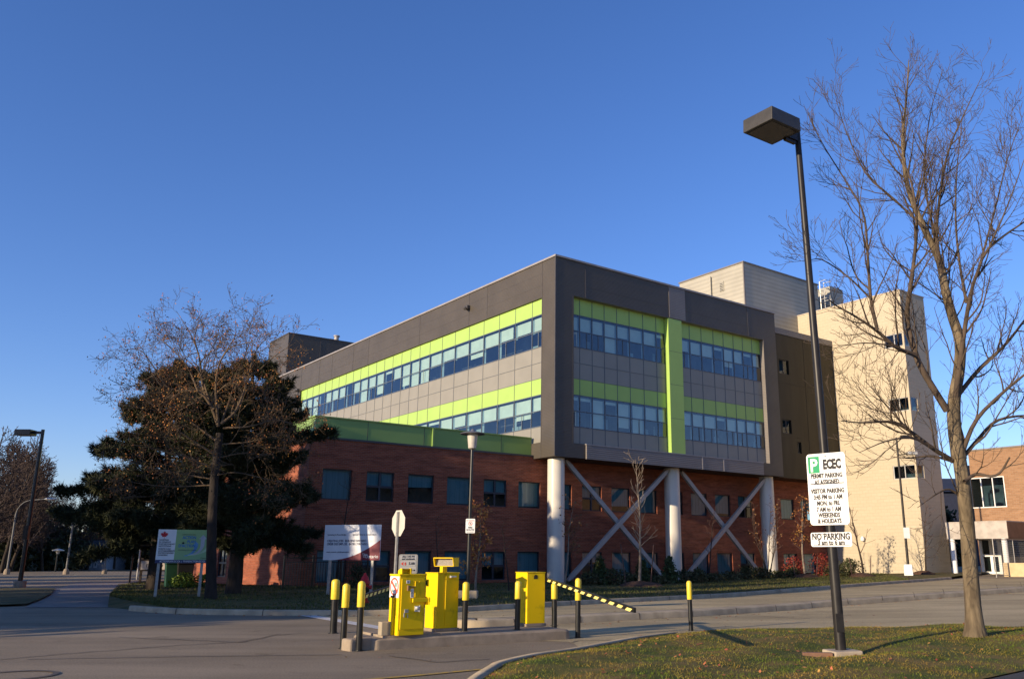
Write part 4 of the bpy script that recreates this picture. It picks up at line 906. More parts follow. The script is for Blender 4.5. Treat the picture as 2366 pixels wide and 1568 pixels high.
# ------------------------------------------------------------------ lamps
q = gnd(1943,1502,.11); zt = atY((2139+440/1.96)*.7786, (200+312/1.96)*.7786, q.y).z - q.z
L1 = thing('street_lamp', 'tall dark lamp post with a big box head standing on the grass strip', 'street lamp', q)
mb = MB(); mb.tube([(0,0,.0),(0,0,.7),(0,0,zt*.5),(0,0,zt)], [.076,.072,.058,.047], 20); mb.tube([(0,0,zt),(0,0,zt+.05)], [.045,.02], 12); mb.box(-.05,-.08,.25,.05,-.065,.5); mb.build('pole', M_lampblk, L1, smooth=True)
L1.rotation_euler = (0, (atY(1840,285,q.y).x - q.x - .0)/zt, 0)
mb = MB(); mb.box(-.20,-.22,-.3,.22,.18,.012,0,Matrix.Rotation(R(10),4,'Z')); mb.build('footing', mat('beige_footing', (.40,.33,.24), .9, .12, 6), L1, bevel=.02)
hy = R(37); Mh = Matrix.Translation((-.02,0,zt-.36)) @ Matrix.Rotation(hy,4,'Z')
mb = MB(); mb.prism([(-.96,-.03),(-.26,-.03),(-.26,.20),(-.94,.20)], 1, -.29, .29, 0, Mh); mb.build('lamp_head', mat('head_paint', (.055,.052,.048), .45, .15, 5), L1, bevel=.012)
mb = MB(); mb.box(-.90,-.24,-.036,-.32,.24,-.031,0,Mh); mb.build('lens', mat('lamp_lens', (.075,.065,.055), .25), L1)
mb = MB(); mb.box(-.26,-.05,-.02,-.03,.05,.10,0,Mh); mb.box(-.3,-.03,-.07,-.05,.03,-.0205,0,Mh); mb.build('arm', M_lampblk, L1)
# parking sign: two plates on the pole, children of nothing: a thing of its own
yw = R(-42)
sp = atY(1905,1130,q.y-.10)

S = thing('parking_sign', 'white sign with green P and a smaller plate below, clamped to lamp post', 'sign', Vector((q.x + math.tan(L1.rotation_euler.y)*(2.2-q.z), q.y, 0)) + Vector((math.sin(yw), -math.cos(yw), 0))*.105 + Vector((.05,0,0)), yw)
def pz(x, y): return atY(x, y, q.y-.1).z
zt1, zb1 = pz(1904,1046), pz(1918,1212); zt2, zb2 = pz(1918,1229), pz(1921,1262)
SW, SH = .60, zt1-zb1
mb = MB(); mb.prism([(x, zb1+z) for x, z in rounded(SW,SH,.05)], 1, -.006, 0); P1 = mb.build('upper_plate', M_signw, S)
mb = MB(); mb.box(-SW/2+.025,-.009,zt1-.28,-SW/2+.20,-.0065,zt1-.04); mb.build('green_square', mat('sign_green', (.0,.27,.10), .4), P1)
mb = MB(); text(mb, 'P', .26, T(-SW/2+.113,-.011,zt1-.255), bold=.007, sx=.9); mb.build('white_letter', M_signw, P1)
mb = MB(); text(mb, 'ECEC', .185, T(.095,-.009,zt1-.225), bold=.010, sx=.62); mb.lathe([(0,0),(.012,0),(.012,.01)], 6, (0,-.008,zt1-.05))
lh = SH/11.2
for i, (tx, k) in enumerate((('PERMIT PARKING',3.35),('AS ASSIGNED',4.35),('VISITOR PARKING',5.75),('3:45 PM to 1 AM',6.7),('MON. to FRI.',7.65),('7 AM to 1 AM',8.6),('WEEKENDS',9.5),('& HOLIDAYS',10.4))): text(mb, tx, .088, T(0,-.009,zt1-lh*k-.045), bold=.0034, sx=.72)
mb.box(-SW/2+.04,-.009,zt1-lh*4.85,SW/2-.04,-.0065,zt1-lh*4.85+.012); mb.build('lettering', M_ink, P1)
h2 = zt2-zb2
mb = MB(); mb.prism([(x, zb2+z) for x, z in rounded(.62,h2,.03)], 1, -.006, 0); P2 = mb.build('lower_plate', M_signw, S)
line(P2, M_ink, 'NO PARKING', .125, T(0,-.009,zb2+h2*.50), bold=.004, sx=.76); line(P2, M_ink, '3 am to 6 am', .095, T(0,-.009,zb2+h2*.14), bold=.003, sx=.8)
for z in (zb2+.018, zb2+h2-.026): mb = MB(); mb.box(-.275,-.008,z,.275,-.0065,z+.007); mb.build('border_line', M_ink, P2)
mb = MB(); [mb.box(-.07,.001,z,.07,.03,z+.03) for z in (zt1-.15, zb1+.12, zb2+.1)]; mb.build('clamp', M_galv, S)
# brick lying by the footing
mb = MB(); bq = gnd(1896,1514,.06); mb.box(-.24,-.05,-.1,.16,.05,.045,0,Matrix.Translation(bq)@Matrix.Rotation(R(-6),4,'Z')); tag(mb.build('timber_offcut', mat('old_timber', (.20,.11,.07), .9, .15, 8), bevel=.008), 'reddish timber offcut lying against the lamp footing on the grass', 'timber')
# left box-head lamp
q = gnd(45,1353,.08); zt = atY(88,996,q.y).z
L2 = thing('street_lamp', 'black lamp post with flat head on the small verge at the left edge', 'street lamp', q, 0)
lx = atY(88,996,q.y).x - q.x
mb = MB(); mb.tube([(0,0,0),(lx*.0+.0,0,zt)], [.10,.075], 12); mb.build('pole', M_blk, L2, smooth=True)
L2.rotation_euler = (0, 0, 0)
mb = MB(); mb.box(-1.15,-.28,zt-.28,-.42,.28,zt-.02); mb.build('lamp_head', M_blk, L2, bevel=.02)
mb = MB(); mb.box(-.42,-.05,zt-.2,0,.05,zt-.08); mb.build('arm', M_blk, L2)
mb = MB(); mb.tube([(0,0,-.2),(0,0,.22)], .26, 14); mb.build('footing', M_conc, L2)
mb = MB(); mb.box(-.12,-.16,2.0,.12,-.08,2.6); mb.build('box', M_blk, L2)
# far cobra head lamps
M_dgrey = mat('dull_grey_pole', (.15,.15,.15), .6, .1)
def cobra(px_, py_, top_y, arm_px, lab, ctr, Y=None, colr=M_dgrey):
    q = gnd(px_, py_) if Y is None else Vector((atY(px_,py_,Y).x, Y, 0))
    zt = atY(px_+ (25 if arm_px else 0), top_y, q.y).z
    t = thing('street_lamp', lab, 'street lamp', q, 0, None)
    if arm_px:
        w = arm_px/1990*q.y; mb = MB(); pts = [(0,0,0),(0,0,zt-1.2)] + [(w*.5*(1-math.cos(R(a))), 0, zt-1.2+1.1*math.sin(R(a))) for a in (20,40,60,80)] + [(w,0,zt)]
        mb.tube(pts, [.08,.06]+[.035]*5, 10); mb.build('pole', colr, t, smooth=True)
        mb = MB(); mb.lathe([(.02,-.5),(.16,-.3),(.2,.0),(.12,.4),(.03,.5)], 10); o = mb.build('lamp_head', M_alu, t); o.location = (w+.4,0,zt); o.rotation_euler = (0,R(90),0); o.scale = (.6,1,1)
    else:
        mb = MB(); mb.tube([(0,0,0),(0,0,zt)], [.08,.06], 10); mb.build('pole', colr, t, smooth=True)
    mb = MB(); mb.lathe([(.22,-.1),(.22,.2),(.15,.4),(.1,.42)], 12); mb.build('footing', M_conc, t)
    return t
cobra(15,1326,1152,62,'pale curved arm street lamp far left in front of the bare wood',0)
cobra(152,1326,1180,0,'tall thin grey lamp post far off beside the white glazed building',0)
cobra(240,1325,1258,0,'short pale lamp post far off right of the white glazed building',0)
q = atY(126,1328,80); zt = atY(126,1272,80).z
t = thing('street_lamp', 'small pale post top lamp far off in the dark left woods', 'street lamp', Vector((q.x,80,0)))
mb = MB(); mb.tube([(0,0,0),(0,0,zt)], .06, 8); mb.build('pole', M_blk, t); mb = MB(); mb.lathe([(.1,-.25),(.2,0),(.5,.02),(.5,.08),(.1,.2)], 12, (0,0,zt)); mb.build('lamp_head', M_alu, t)
# post-top lamp with the fire route sign
q = gnd(1080,1380,.13); zt = atY(1096,1000,q.y).z - q.z
L3 = thing('street_lamp', 'slim black post with round disc top lamp before the brick wall', 'street lamp', q)
ln = atY(1096,1000,q.y).x - q.x
L3.rotation_euler = (0, math.atan2(ln, zt)*.25, 0)
mb = MB(); mb.tube([(0,0,0),(0,0,zt-.55)], [.07,.05], 14); mb.build('pole', M_blk, L3, smooth=True)
mb = MB(); mb.lathe([(.05,-.55),(.13,-.5),(.17,-.1),(.17,-.05)], 18, (0,0,zt)); mb.build('lamp_glass', mat('lamp_pot', (.50,.46,.40), .3), L3, smooth=True)
mb = MB(); mb.lathe([(.17,-.05),(.40,-.04),(.41,-.02),(.30,.02),(.08,.06),(.05,.12),(.01,.14)], 24, (0,0,zt)); mb.build('lamp_disc', mat('disc_grey', (.12,.12,.14), .35, spec=.6), L3, smooth=True)
mb = MB(); mb.box(-.32,-.2,-.2,.32,.25,.22); mb.build('footing', M_kerb, L3, bevel=.03)
zt_, zb_ = atY(1086,1198,q.y).z, atY(1085,1231,q.y).z
s_ = thing('fire_route_sign', 'small white fire route sign with red ring on the slim black lamp post', 'sign', Vector((q.x+.04, q.y-.12, 0)), R(-4))
mb = MB(); w_ = .30; mb.prism([(x, zb_+z) for x, z in rounded(w_, zt_-zb_, .025)], 1, -.004, 0); mb.build('plate', M_signw, s_)
mb = MB(); hh = zt_-zb_; text(mb, 'NO PARKING', .042, T(0,-.007,zb_+hh*.84)); zc_ = zb_+hh*.66
for i in range(20):
    t0, t1 = 2*math.pi*i/20, 2*math.pi*(i+1)/20; f = lambda r, t: (r*math.cos(t), -.006, zc_+r*math.sin(t)); mb.quad(f(.052,t0), f(.066,t0), f(.066,t1), f(.052,t1))
mb.add([(-.045,-.006,zc_+.035),(-.035,-.006,zc_+.045),(.045,-.006,zc_-.035),(.035,-.006,zc_-.045)], [(0,1,2,3)]); mb.build('red_marks', M_red_s, s_)
mb = MB(); text(mb, 'P', .085, T(0,-.0065,zc_-.03), bold=.001); text(mb, 'FIRE', .075, T(0,-.007,zb_+hh*.33), bold=.002); text(mb, 'ROUTE', .075, T(0,-.007,zb_+hh*.17), bold=.002); mb.box(-.11,-.006,zb_+hh*.07,.11,-.0045,zb_+hh*.10); mb.build('lettering', M_ink, s_)
# twin head lamp at the tower
q = atY(2101,1335,50.5); q.z = zr(q.x)+.1; zt = atY(2092,1010,50.5).z - q.z
L4 = thing('street_lamp', 'thin twin head lamp post on a pale block beside the cream tower', 'street lamp', q)
mb = MB(); mb.tube([(0,0,.3),(0,0,zt)], [.075,.055], 10); mb.build('pole', M_lampblk, L4, smooth=True)
mb = MB(); mb.lathe([(.34,-.2),(.30,.62),(.27,.66)], 4); o = mb.build('footing', M_white, L4); o.rotation_euler = (0,0,R(20))
for k, (z_, dx_, mm) in enumerate(((0,.35,M_lampblk),(-.95,.6,M_alu))):
    mb = MB(); mb.tube([(0,0,zt+z_-.1),(dx_,-.1,zt+z_)], .03, 6); h_ = mb.build('arm', M_lampblk, L4); mb = MB(); mb.box(dx_-.1,-.3,zt+z_-.08,dx_+.45,.12,zt+z_+.1); mb.build('lamp_head', mm, h_, bevel=.02)
mb = MB(); mb.box(-.12,-.12,2.1,.22,-.09,2.7); mb.build('plate', M_signw, L4)

# ------------------------------------------------------------------ hydrant, fence, bins, small board
q = gnd(840,1392,.13)
h_ = thing('fire_hydrant', 'red fire hydrant on the lawn below the white board', 'fire hydrant', q)
mb = MB(); mb.lathe([(.15,0),(.15,.05),(.11,.06),(.11,.50),(.15,.51),(.15,.56),(.12,.60),(.10,.68),(.05,.74),(.03,.80)], 16); mb.build('body', M_red, h_, smooth=True)
mb = MB(); mb.tube([(-.2,0,.42),(.2,0,.42)], .055, 10); mb.build('outlet', M_red, h_); mb = MB(); mb.tube([(.05,-.1,.36),(.09,-.24,.34)], .09, 12); mb.build('pumper_cap', M_blk, h_)
f0, f1 = b2w(*onB(652,1366,.4).xy), b2w(*onB(846,1366,.4).xy)
FN = thing('iron_fence', 'low black iron railing before the brick wall left of the white board', 'fence', f0, math.atan2(f1.y-f0.y, f1.x-f0.x)); Lf = (f1-f0).length
mb = MB(); mb.box(0,-.02,1.30,Lf,.02,1.35); mb.box(0,-.02,1.14,Lf,.02,1.17); mb.box(0,-.02,.12,Lf,.02,.16); mb.build('rail', M_blk, FN)
mb = MB(); n = int(Lf/.115); [mb.box(i*Lf/n-.009,-.009,.16,i*Lf/n+.009,.009,1.14) for i in range(1, n)]; mb.build('balusters', M_blk, FN)
for i in range(4): mb = MB(); mb.box(i*Lf/3-.035,-.035,-.2,i*Lf/3+.035,.035,1.42); mb.build('post', M_blk, FN)
for px_, lab, m in ((397,'green wheeled bin against the sunlit brick wall below the maple leaf board',(.015,.06,.035)),(424,'black wheeled bin beside the green one below the maple leaf board',(.02,.018,.018))):
    q = atY(px_,1343,37.0); q.z = .1
    bn = thing('wheeled_bin', lab, 'bin', q, R(30)); mm = mat('bin_'+('green' if m[1] > .05 else 'black'), m, .5)
    mb = MB(); mb.prism([(-.25,0),(.25,0),(.31,.95),(-.31,.95)], 1, -.3, .3); mb.build('body', mm, bn, bevel=.02); mb = MB(); mb.prism([(-.33,.951),(.36,.951),(.33,1.03),(-.3,1.08)], 1, -.33, .33); mb.build('lid', mm, bn, bevel=.02)
a_ = atY(322,1312,41); b_ = atY(346,1312,41); zt = atY(322,1303,41).z
sb = thing('sign_board', 'low beige sign board on two dark posts left of the pine trunks', 'sign', Vector((a_.x,41,0)))
w_ = b_.x-a_.x+.9; mb = MB(); mb.box(0,0,.72,w_,.06,1.22); mb.build('frame', M_barkd, sb); mb = MB(); mb.box(.06,-.01,.78,w_-.06,-.001,1.16); mb.build('panel', mat('beige_panel', (.36,.31,.26), .6), sb); mb = MB(); text(mb, 'ENVIRO', .22, T(w_/2,-.014,.88)); mb.build('lettering', M_ink, sb)
for x in (.05, w_-.05): mb = MB(); mb.box(x-.05,.061,-.2,x+.05,.12,1.3); mb.build('post', M_barkd, sb)
for px_, py_, tp, lab in ((299,1345,1268,'thin dark sign pole left of the low beige board'),(316,1338,1264,'thin grey pole behind the low beige board')):
    q = gnd(px_, py_); mb = MB(); mb.tube([(0,0,-.1),(0,0,atY(px_,tp,q.y).z)], .05, 8); o = mb.build('pole', M_galv if 'grey' in lab else M_blk); o.location = q; tag(o, lab, 'pole')
# ------------------------------------------------------------------ trees
class Tubes:
    """many tapering tubes gathered into one mesh"""
    def __init__(s): s.v, s.f, s.n = [], [], 0
    def tube(s, P, rad, k):
        P = np.asarray(P, dtype=float); n = len(P)
        d = np.empty_like(P); d[1:-1] = P[2:]-P[:-2]; d[0] = P[1]-P[0]; d[-1] = P[-1]-P[-2]
        d /= np.maximum(np.linalg.norm(d, axis=1, keepdims=True), 1e-9)
        ref = np.array([.31,.77,.55]) if abs(d[0] @ np.array([.31,.77,.55])) < .9 else np.array([1.,0,0])
        a = np.cross(d, ref); a /= np.maximum(np.linalg.norm(a, axis=1, keepdims=True), 1e-9); b = np.cross(d, a)
        t = np.arange(k)*2*np.pi/k
        V = P[:,None,:] + (a[:,None,:]*np.cos(t)[None,:,None] + b[:,None,:]*np.sin(t)[None,:,None])*np.asarray(rad)[:,None,None]
        i = np.arange(n-1)[:,None]*k; j = np.arange(k)[None,:]; j2 = (j+1) % k
        F = np.stack([i+j, i+j2, i+k+j2, i+k+j], -1).reshape(-1,4) + s.n
        s.v.append(V.reshape(-1,3)); s.f.append(F); s.n += n*k
    def build(s, name, m, parent, smooth=True):
        return npmesh(name, np.concatenate(s.v), np.concatenate(s.f), m, parent, smooth)
def nrm(v): return v/max(1e-9, np.linalg.norm(v))
def grow(T_, tips, p, d, L, r, lev, maxlev, q, par):
    """a branch and what grows from it"""
    nseg = max(3, int(L/par.get('seg', .22))) if lev < maxlev else 3
    nseg = min(nseg, 14)
    P = [np.array(p, float)]; d = nrm(np.array(d, float))
    for i in range(nseg):
        d = nrm(d + q.normal(0, par['wob'], 3) + np.array([0,0,par['up']]))
        P.append(P[-1] + d*L/nseg)
    rad = r*(1 - np.linspace(0, 1, nseg+1)*.72); rad = np.maximum(rad, par.get('rmin', .003))
    T_.tube(P, rad, 6 if r > .03 else (4 if r > .012 else 3))
    tips.append((P[-1], d))
    if lev < maxlev: side(T_, tips, P, rad, lev, maxlev, q, par, L)
def side(T_, tips, P, rad, lev, maxlev, q, par, L, start=.22, dens=None):
    P = np.asarray(P); n = len(P)-1
    cnt = int(round(L*(dens or par['dens'][lev]))); cnt = max(2, min(cnt, 60))
    for c in range(cnt):
        t = start + (1-start)*(c+q.random())/cnt
        i = min(n-1, int(t*n)); f = t*n-i
        p = P[i]*(1-f)+P[i+1]*f; d0 = nrm(P[i+1]-P[i])
        o = q.normal(0, 1, 3); o -= d0*(o @ d0); o = nrm(o)
        ang = R(par['ang']) * q.uniform(.7, 1.3)
        d = d0*math.cos(ang) + o*math.sin(ang)
        l = par['len'][lev]*q.uniform(.5, 1.25)*(1.25-.8*t)
        rr = min(rad[i]*.62, par['rad'][lev]*q.uniform(.7,1.2))
        grow(T_, tips, p, d, l, rr, lev+1, maxlev, q, par)
def leaves(name, pts, size, n_per, spread, m, parent, q, droop=.4):
    pts = np.asarray(pts); N = len(pts)*n_per
    if N == 0: return
    c = np.repeat(pts, n_per, 0) + q.normal(0, spread, (N,3))
    a = q.normal(0,1,(N,3)); a[:,2] -= droop; a /= np.linalg.norm(a, axis=1, keepdims=True)
    b = np.cross(a, q.normal(0,1,(N,3))); b /= np.linalg.norm(b, axis=1, keepdims=True)
    s = size*q.uniform(.55,1.3,(N,1)); 
    V = np.stack([c, c+a*s*.5+b*s*.32, c+a*s, c+a*s*.5-b*s*.32], 1).reshape(-1,3)
    return npmesh(name, V, np.arange(N*4).reshape(-1,4), m, parent)
def needles(name, tips, n_per, ln, m, parent, q, w=.012, cone=.9):
    P = np.array([t[0] for t in tips]); D = np.array([t[1] for t in tips]); N = len(P)*n_per
    c = np.repeat(P, n_per, 0) - np.repeat(D, n_per, 0)*(q.random((N,1))*ln*1.1)
    d = np.repeat(D, n_per, 0)*.7 + q.normal(0, cone, (N,3)); d /= np.linalg.norm(d, axis=1, keepdims=True)
    b = np.cross(d, q.normal(0,1,(N,3))); b /= np.maximum(np.linalg.norm(b, axis=1, keepdims=True), 1e-6)
    l = ln*q.uniform(.6,1.25,(N,1))
    V = np.stack([c-b*w, c+b*w, c+d*l], 1).reshape(-1,3)
    return npmesh(name, V, np.arange(N*3).reshape(-1,3), m, parent)
def px_limb(pts, q, Y, y0=0, y1=0, n=3):
    """limb laid through picture points, wandering in depth from Y+y0 to Y+y1"""
    out = []
    k = len(pts)-1
    for i, (x, y) in enumerate(pts): out.append(np.array(atY(x, y, Y + y0 + (y1-y0)*i/k + (q.normal(0,.08) if 0 < i < k else 0))))
    return [np.array(v) for v in smooth_pl([Vector(o) for o in out], max(6, n*len(pts)))]

# --- the big bare tree on the grass strip
q = np.random.default_rng(11)
base = gnd(2255,1463,.22); TY = base.y
t = thing('bare_tree', 'big leafless tree with forked grey trunk on the grass strip at the right edge', 'tree', base)
tr, cr, tips = Tubes(), Tubes(), []
bx = np.array(base)
def limb(Tb, pts, r0, r1, y0, y1, lev=0, dens=None, start=.1, k=10):
    P = px_limb(pts, q, TY, y0, y1); rad = np.linspace(r0*.70, r1*.7, len(P)); Tb.tube(np.array(P)-bx, rad, k)
    L = sum(np.linalg.norm(P[i+1]-P[i]) for i in range(len(P)-1))
    side(cr, tips, np.array(P)-bx, rad, lev, 3, q, BP, L, start, dens)
BP = dict(wob=.085, up=.10, dens=[4.0,6.0,8.0], ang=40, len=[1.2,.60,.26], rad=[.017,.008,.0046], rmin=.0032, seg=.12)
P = px_limb([(2254,1470),(2250,1420),(2243,1330),(2236,1230),(2227,1130),(2216,1055)], q, TY); tr.tube(np.array(P)-bx, [.185,.145,.128] + [.121-.0012*i for i in range(len(P)-3)], 16)
P = px_limb([(2216,1060),(2205,985),(2205,920),(2216,855),(2218,790),(2200,730),(2184,670),(2170,601),(2134,525),(2098,434),(2086,330),(2094,230),(2100,140)], q, TY, 0, .3); rad = np.concatenate([[.120],np.linspace(.112,.007,len(P)-1)]); tr.tube(np.array(P)-bx, rad, 12); side(cr, tips, np.array(P)-bx, rad, 0, 3, q, BP, 8, .3, 5)
limb(cr, [(2188,948),(2142,873),(2118,826),(2096,738),(2104,660),(2112,600),(2118,513),(2105,420),(2070,330)], .085, .010, 0, -.9, dens=4.2)
limb(cr, [(2116,820),(2070,802),(2027,765),(1975,730),(1935,708),(1915,692)], .055, .012, -.2, -.9, dens=4)
limb(cr, [(2027,762),(2012,690),(2005,593),(1995,493),(1955,420),(1905,340),(1875,280)], .042, .006, -.8, -1.2, dens=4)
limb(cr, [(2012,690),(1960,640),(1900,600),(1870,600),(1845,588)], .024, .005, -.9, -1.3, dens=4)
limb(cr, [(2201,1064),(2152,1033),(2096,991),(2055,974),(1990,976),(1943,972)], .062, .008, 0, -1.0, dens=3.6)
limb(cr, [(2096,991),(2060,950),(2030,915),(2000,880)], .03, .006, -.5, -.2, dens=4)
limb(cr, [(2152,1035),(2110,1012),(2050,1018),(1985,1045)], .03, .006, -.3, -1.2, dens=4)
limb(cr, [(2203,1066),(2152,1053),(2100,1058),(2058,1054)], .034, .008, 0, .6, dens=3)
limb(cr, [(2228,1155),(2195,1130),(2165,1140),(2120,1172)], .03, .006, 0, -.5, dens=3.5)
limb(cr, [(2120,826),(2062,800),(2000,792),(1940,800)], .028, .005, -.2, -1.4, dens=4)
limb(cr, [(2182,672),(2165,560),(2168,485),(2190,354),(2241,235),(2275,165)], .052, .006, .1, .5, dens=4.4)
limb(cr, [(2170,601),(2150,500),(2135,400),(2150,260),(2180,160)], .035, .005, .2, 1.0, dens=4.4)
limb(cr, [(2134,525),(2060,455),(2000,400),(1950,290),(1925,200)], .032, .005, .1, .6, dens=4.4)
limb(cr, [(2206,940),(2215,860),(2240,692),(2262,620),(2285,573),(2366,513),(2440,470)], .07, .012, 0, -.6, dens=4)
limb(cr, [(2233,700),(2216,600),(2208,500),(2212,380),(2225,265)], .036, .005, -.1, -.4, dens=4.4)
limb(cr, [(2218,1060),(2253,974),(2308,915),(2366,866),(2450,800)], .06, .014, 0, -.8, dens=3.4)
limb(cr, [(2225,1056),(2262,1012),(2302,972),(2366,960),(2450,965)], .048, .012, 0, .6, dens=3.4)
limb(cr, [(2212,915),(2263,852),(2319,800),(2366,741),(2440,640)], .055, .012, 0, .9, dens=3.6)
limb(cr, [(2228,1112),(2255,1095),(2290,1100),(2312,1090),(2333,1056)], .045, .020, -.2, -.5, dens=1.6)
limb(cr, [(2256,640),(2300,480),(2330,360),(2370,250)], .03, .005, -.3, .4, dens=4.4)
limb(cr, [(2285,573),(2330,470),(2380,330)], .025, .005, -.4, -.6, dens=4.4)
tr.build('trunk', M_bark, t); cr.build('crown', M_twig, t)

# --- honey locust in front of the pines
q = np.random.default_rng(5)
base = gnd(487,1383,.14); TY = base.y; bx = np.array(base)
t = thing('locust_tree', 'spreading tree with thin orange leaf remnants standing in front of the dark pines', 'tree', base)
tr, cr, tips = Tubes(), Tubes(), []
BP = dict(wob=.19, up=.03, dens=[3.0,5.4,8.0], ang=48, len=[1.55,.80,.40], rad=[.032,.014,.008], rmin=.0050, seg=.2)
P = px_limb([(487,1388),(488,1300),(490,1200),(494,1120),(500,1060),(508,1000)], q, TY); tr.tube(np.array(P)-bx, [.20,.17]+[.155-.003*i for i in range(len(P)-2)], 14)
def limb2(zp, r0, r1, y0, y1, dens=2.6):
    limb(cr, [(487+(x/2.24*.7786-487)*(.76 if x/2.24*.7786 < 487 else .86), 1380-(1380-(800+y/2.24)*.7786)*.925) for x, y in zp], r0, r1, y0, y1, 0, dens, .08, 8)
for zp, r0, y0, y1 in (([(1460,950),(1400,800),(1290,700),(1040,680),(900,520),(780,400),(620,405)],.11,0,-.5), ([(1430,830),(1340,700),(1300,450),(1220,280),(1100,120)],.10,0,1.0), ([(1460,950),(1440,650),(1480,470),(1590,300),(1585,150)],.10,0,-.8),
    ([(1480,930),(1600,830),(1690,600),(1740,420),(1850,300),(1900,270)],.10,0,.9), ([(1690,600),(1780,540),(1900,440),(2060,345)],.05,.4,.2), ([(1500,960),(1700,950),(1900,900),(2040,930),(2150,880)],.07,0,-1.4), ([(1450,1080),(1700,1060),(1950,1010),(2090,1080)],.06,0,.9),
    ([(1440,1050),(1200,900),(1000,760),(860,620),(790,610)],.08,0,1.2), ([(1430,1150),(1150,1000),(940,830),(780,720)],.07,0,-1.2), ([(1430,1250),(1100,1150),(850,1100),(680,1080)],.06,0,-1.6), ([(1430,1330),(1150,1290),(800,1230),(620,1170)],.06,0,.8), ([(1425,1370),(1000,1380),(620,1330),(480,1250)],.055,0,-.6),
    ([(1040,680),(960,650),(860,540),(720,500),(690,490)],.05,-.3,-1.0), ([(1290,700),(1180,500),(960,320),(860,290)],.06,-.2,.8), ([(1480,470),(1560,380),(1740,330),(1760,220)],.05,-.4,-.9), ([(1440,1300),(1600,1280),(1800,1320),(1980,1360)],.05,0,-1.2), ([(1300,450),(1260,300),(1300,180),(1240,110)],.04,.6,.2), ([(1440,1180),(1650,1140),(1800,1160),(1900,1130)],.05,0,1.6), ([(1400,800),(1300,560),(1120,420),(1050,300)],.06,0,1.6), ([(1480,930),(1560,720),(1600,560),(1680,400),(1640,190)],.07,0,1.8)):
    limb2(zp, r0*.68, .007, y0, y1)
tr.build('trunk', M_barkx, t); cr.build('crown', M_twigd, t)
tp = [p for p, d in tips]; sel = []
for p in tp:
    u_ = q.random(); hgt = p[2]
    if u_ < (.16 if hgt < 3 else (.42 if hgt < 7.5 else .22)): sel.append(p)
leaves('leaf_remnants', sel, .06, 4, .09, M_leaf_o, t, q, 1.2)

# --- pines
def pine(base, H, prof, seed, lab, lean=0):
    """prof: list of (height, reach to the left, reach to the right)"""
    q = np.random.default_rng(seed); bx = np.array(base)
    t = thing('pine_tree', lab, 'tree', base)
    tr, tips = Tubes(), []
    n = 14; P = [np.array([lean*(i/n)**1.5 + .05*math.sin(i), .04*math.cos(1.7*i), H*.97*i/n]) for i in range(n+1)]
    tr.tube(P, np.linspace(.27, .03, n+1), 12)
    br = Tubes(); hs = [p[0] for p in prof]
    z = hs[0]
    while z < H*.97:
        k = int(q.integers(5, 8)); a0 = q.random()*6.28
        for j in range(k):
            a = a0 + j*2*math.pi/k + q.normal(0,.25); zz = z + q.normal(0,.12)
            Lq = np.interp(zz, hs, [p[1] for p in prof]); Rq = np.interp(zz, hs, [p[2] for p in prof])
            ca = math.cos(a); reach = (Rq if ca > 0 else Lq)*abs(ca) + (Lq+Rq)/2*.9*(1-abs(ca)); L = max(.4, reach*q.uniform(.55,1.10))
            p = np.array([np.interp(zz, [0,H], [0,lean]), 0, zz]); d = nrm(np.array([math.cos(a), math.sin(a), q.uniform(-.18,.18)]))
            pts = [p]; m_ = max(5, int(L/.3))
            for s in range(m_): d = nrm(d + q.normal(0,.10,3) + np.array([0,0,.016])); pts.append(pts[-1] + d*L/m_)
            rad = np.linspace(.05, .010, m_+1); br.tube(pts, rad, 5)
            tips.append((pts[-1], d))
            for s in range(1, m_+1):
                if s/m_ < .22: continue
                for sd in (-1, 1):
                    for rep in range(3):
                        w = nrm(np.cross(d, [0,0,1]))*sd + d*.8 + np.array([0,0,q.normal(.18,.28)]); w = nrm(w + q.normal(0,.2,3))
                        l = (.30 + .60*(1-s/m_))*q.uniform(.45,1.25)*min(1, L/1.8); e = pts[s] + w*l
                        br.tube([pts[s], (pts[s]+e)/2 + q.normal(0,.02,3), e], [.012,.009,.006], 3); tips.append((pts[s]+w*l*.6+q.normal(0,.10,3), nrm(w+np.array([0,0,.9])))); 
                        tips.append((e, nrm(w+np.array([0,0,.45]))))
                        if l > .4: tips.append(((pts[s]+e)/2 + q.normal(0,.05,3), nrm(w+np.array([0,0,.8]))))
        z += q.uniform(.40,.60)
    for s in range(6): tips.append((np.array([lean,0,H*(.95+.012*s)]), np.array([0,0,1.])))
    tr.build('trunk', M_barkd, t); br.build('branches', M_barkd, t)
    needles('needles', tips, 44, .24, M_needle, t, q, .017, .85)
    return t
pb = gnd(537,1371,.14)
pine(pb, 8.3, [(1.75,1.4,1.8),(2.2,2.0,2.9),(2.6,2.2,3.3),(3.2,2.3,3.3),(4.1,2.4,1.5),(4.7,2.3,2.5),(5.3,2.2,2.7),(6.1,2.2,1.9),(7.0,1.7,1.8),(7.7,.9,1.1),(8.3,.3,.4)], 21, 'dark pine with thick trunk and broad right boughs against the brick corner')
pb = gnd(350,1363,.14)
pine(pb, 8.6, [(1.75,3.0,2.2),(2.1,3.9,2.5),(2.6,4.1,2.6),(3.6,3.5,2.6),(4.6,2.9,2.6),(5.6,2.1,2.4),(6.6,1.6,2.2),(7.5,1.2,1.9),(8.2,.7,1.0),(8.6,.2,.3)], 22, 'dark pine whose dense boughs spread furthest left beside the path')
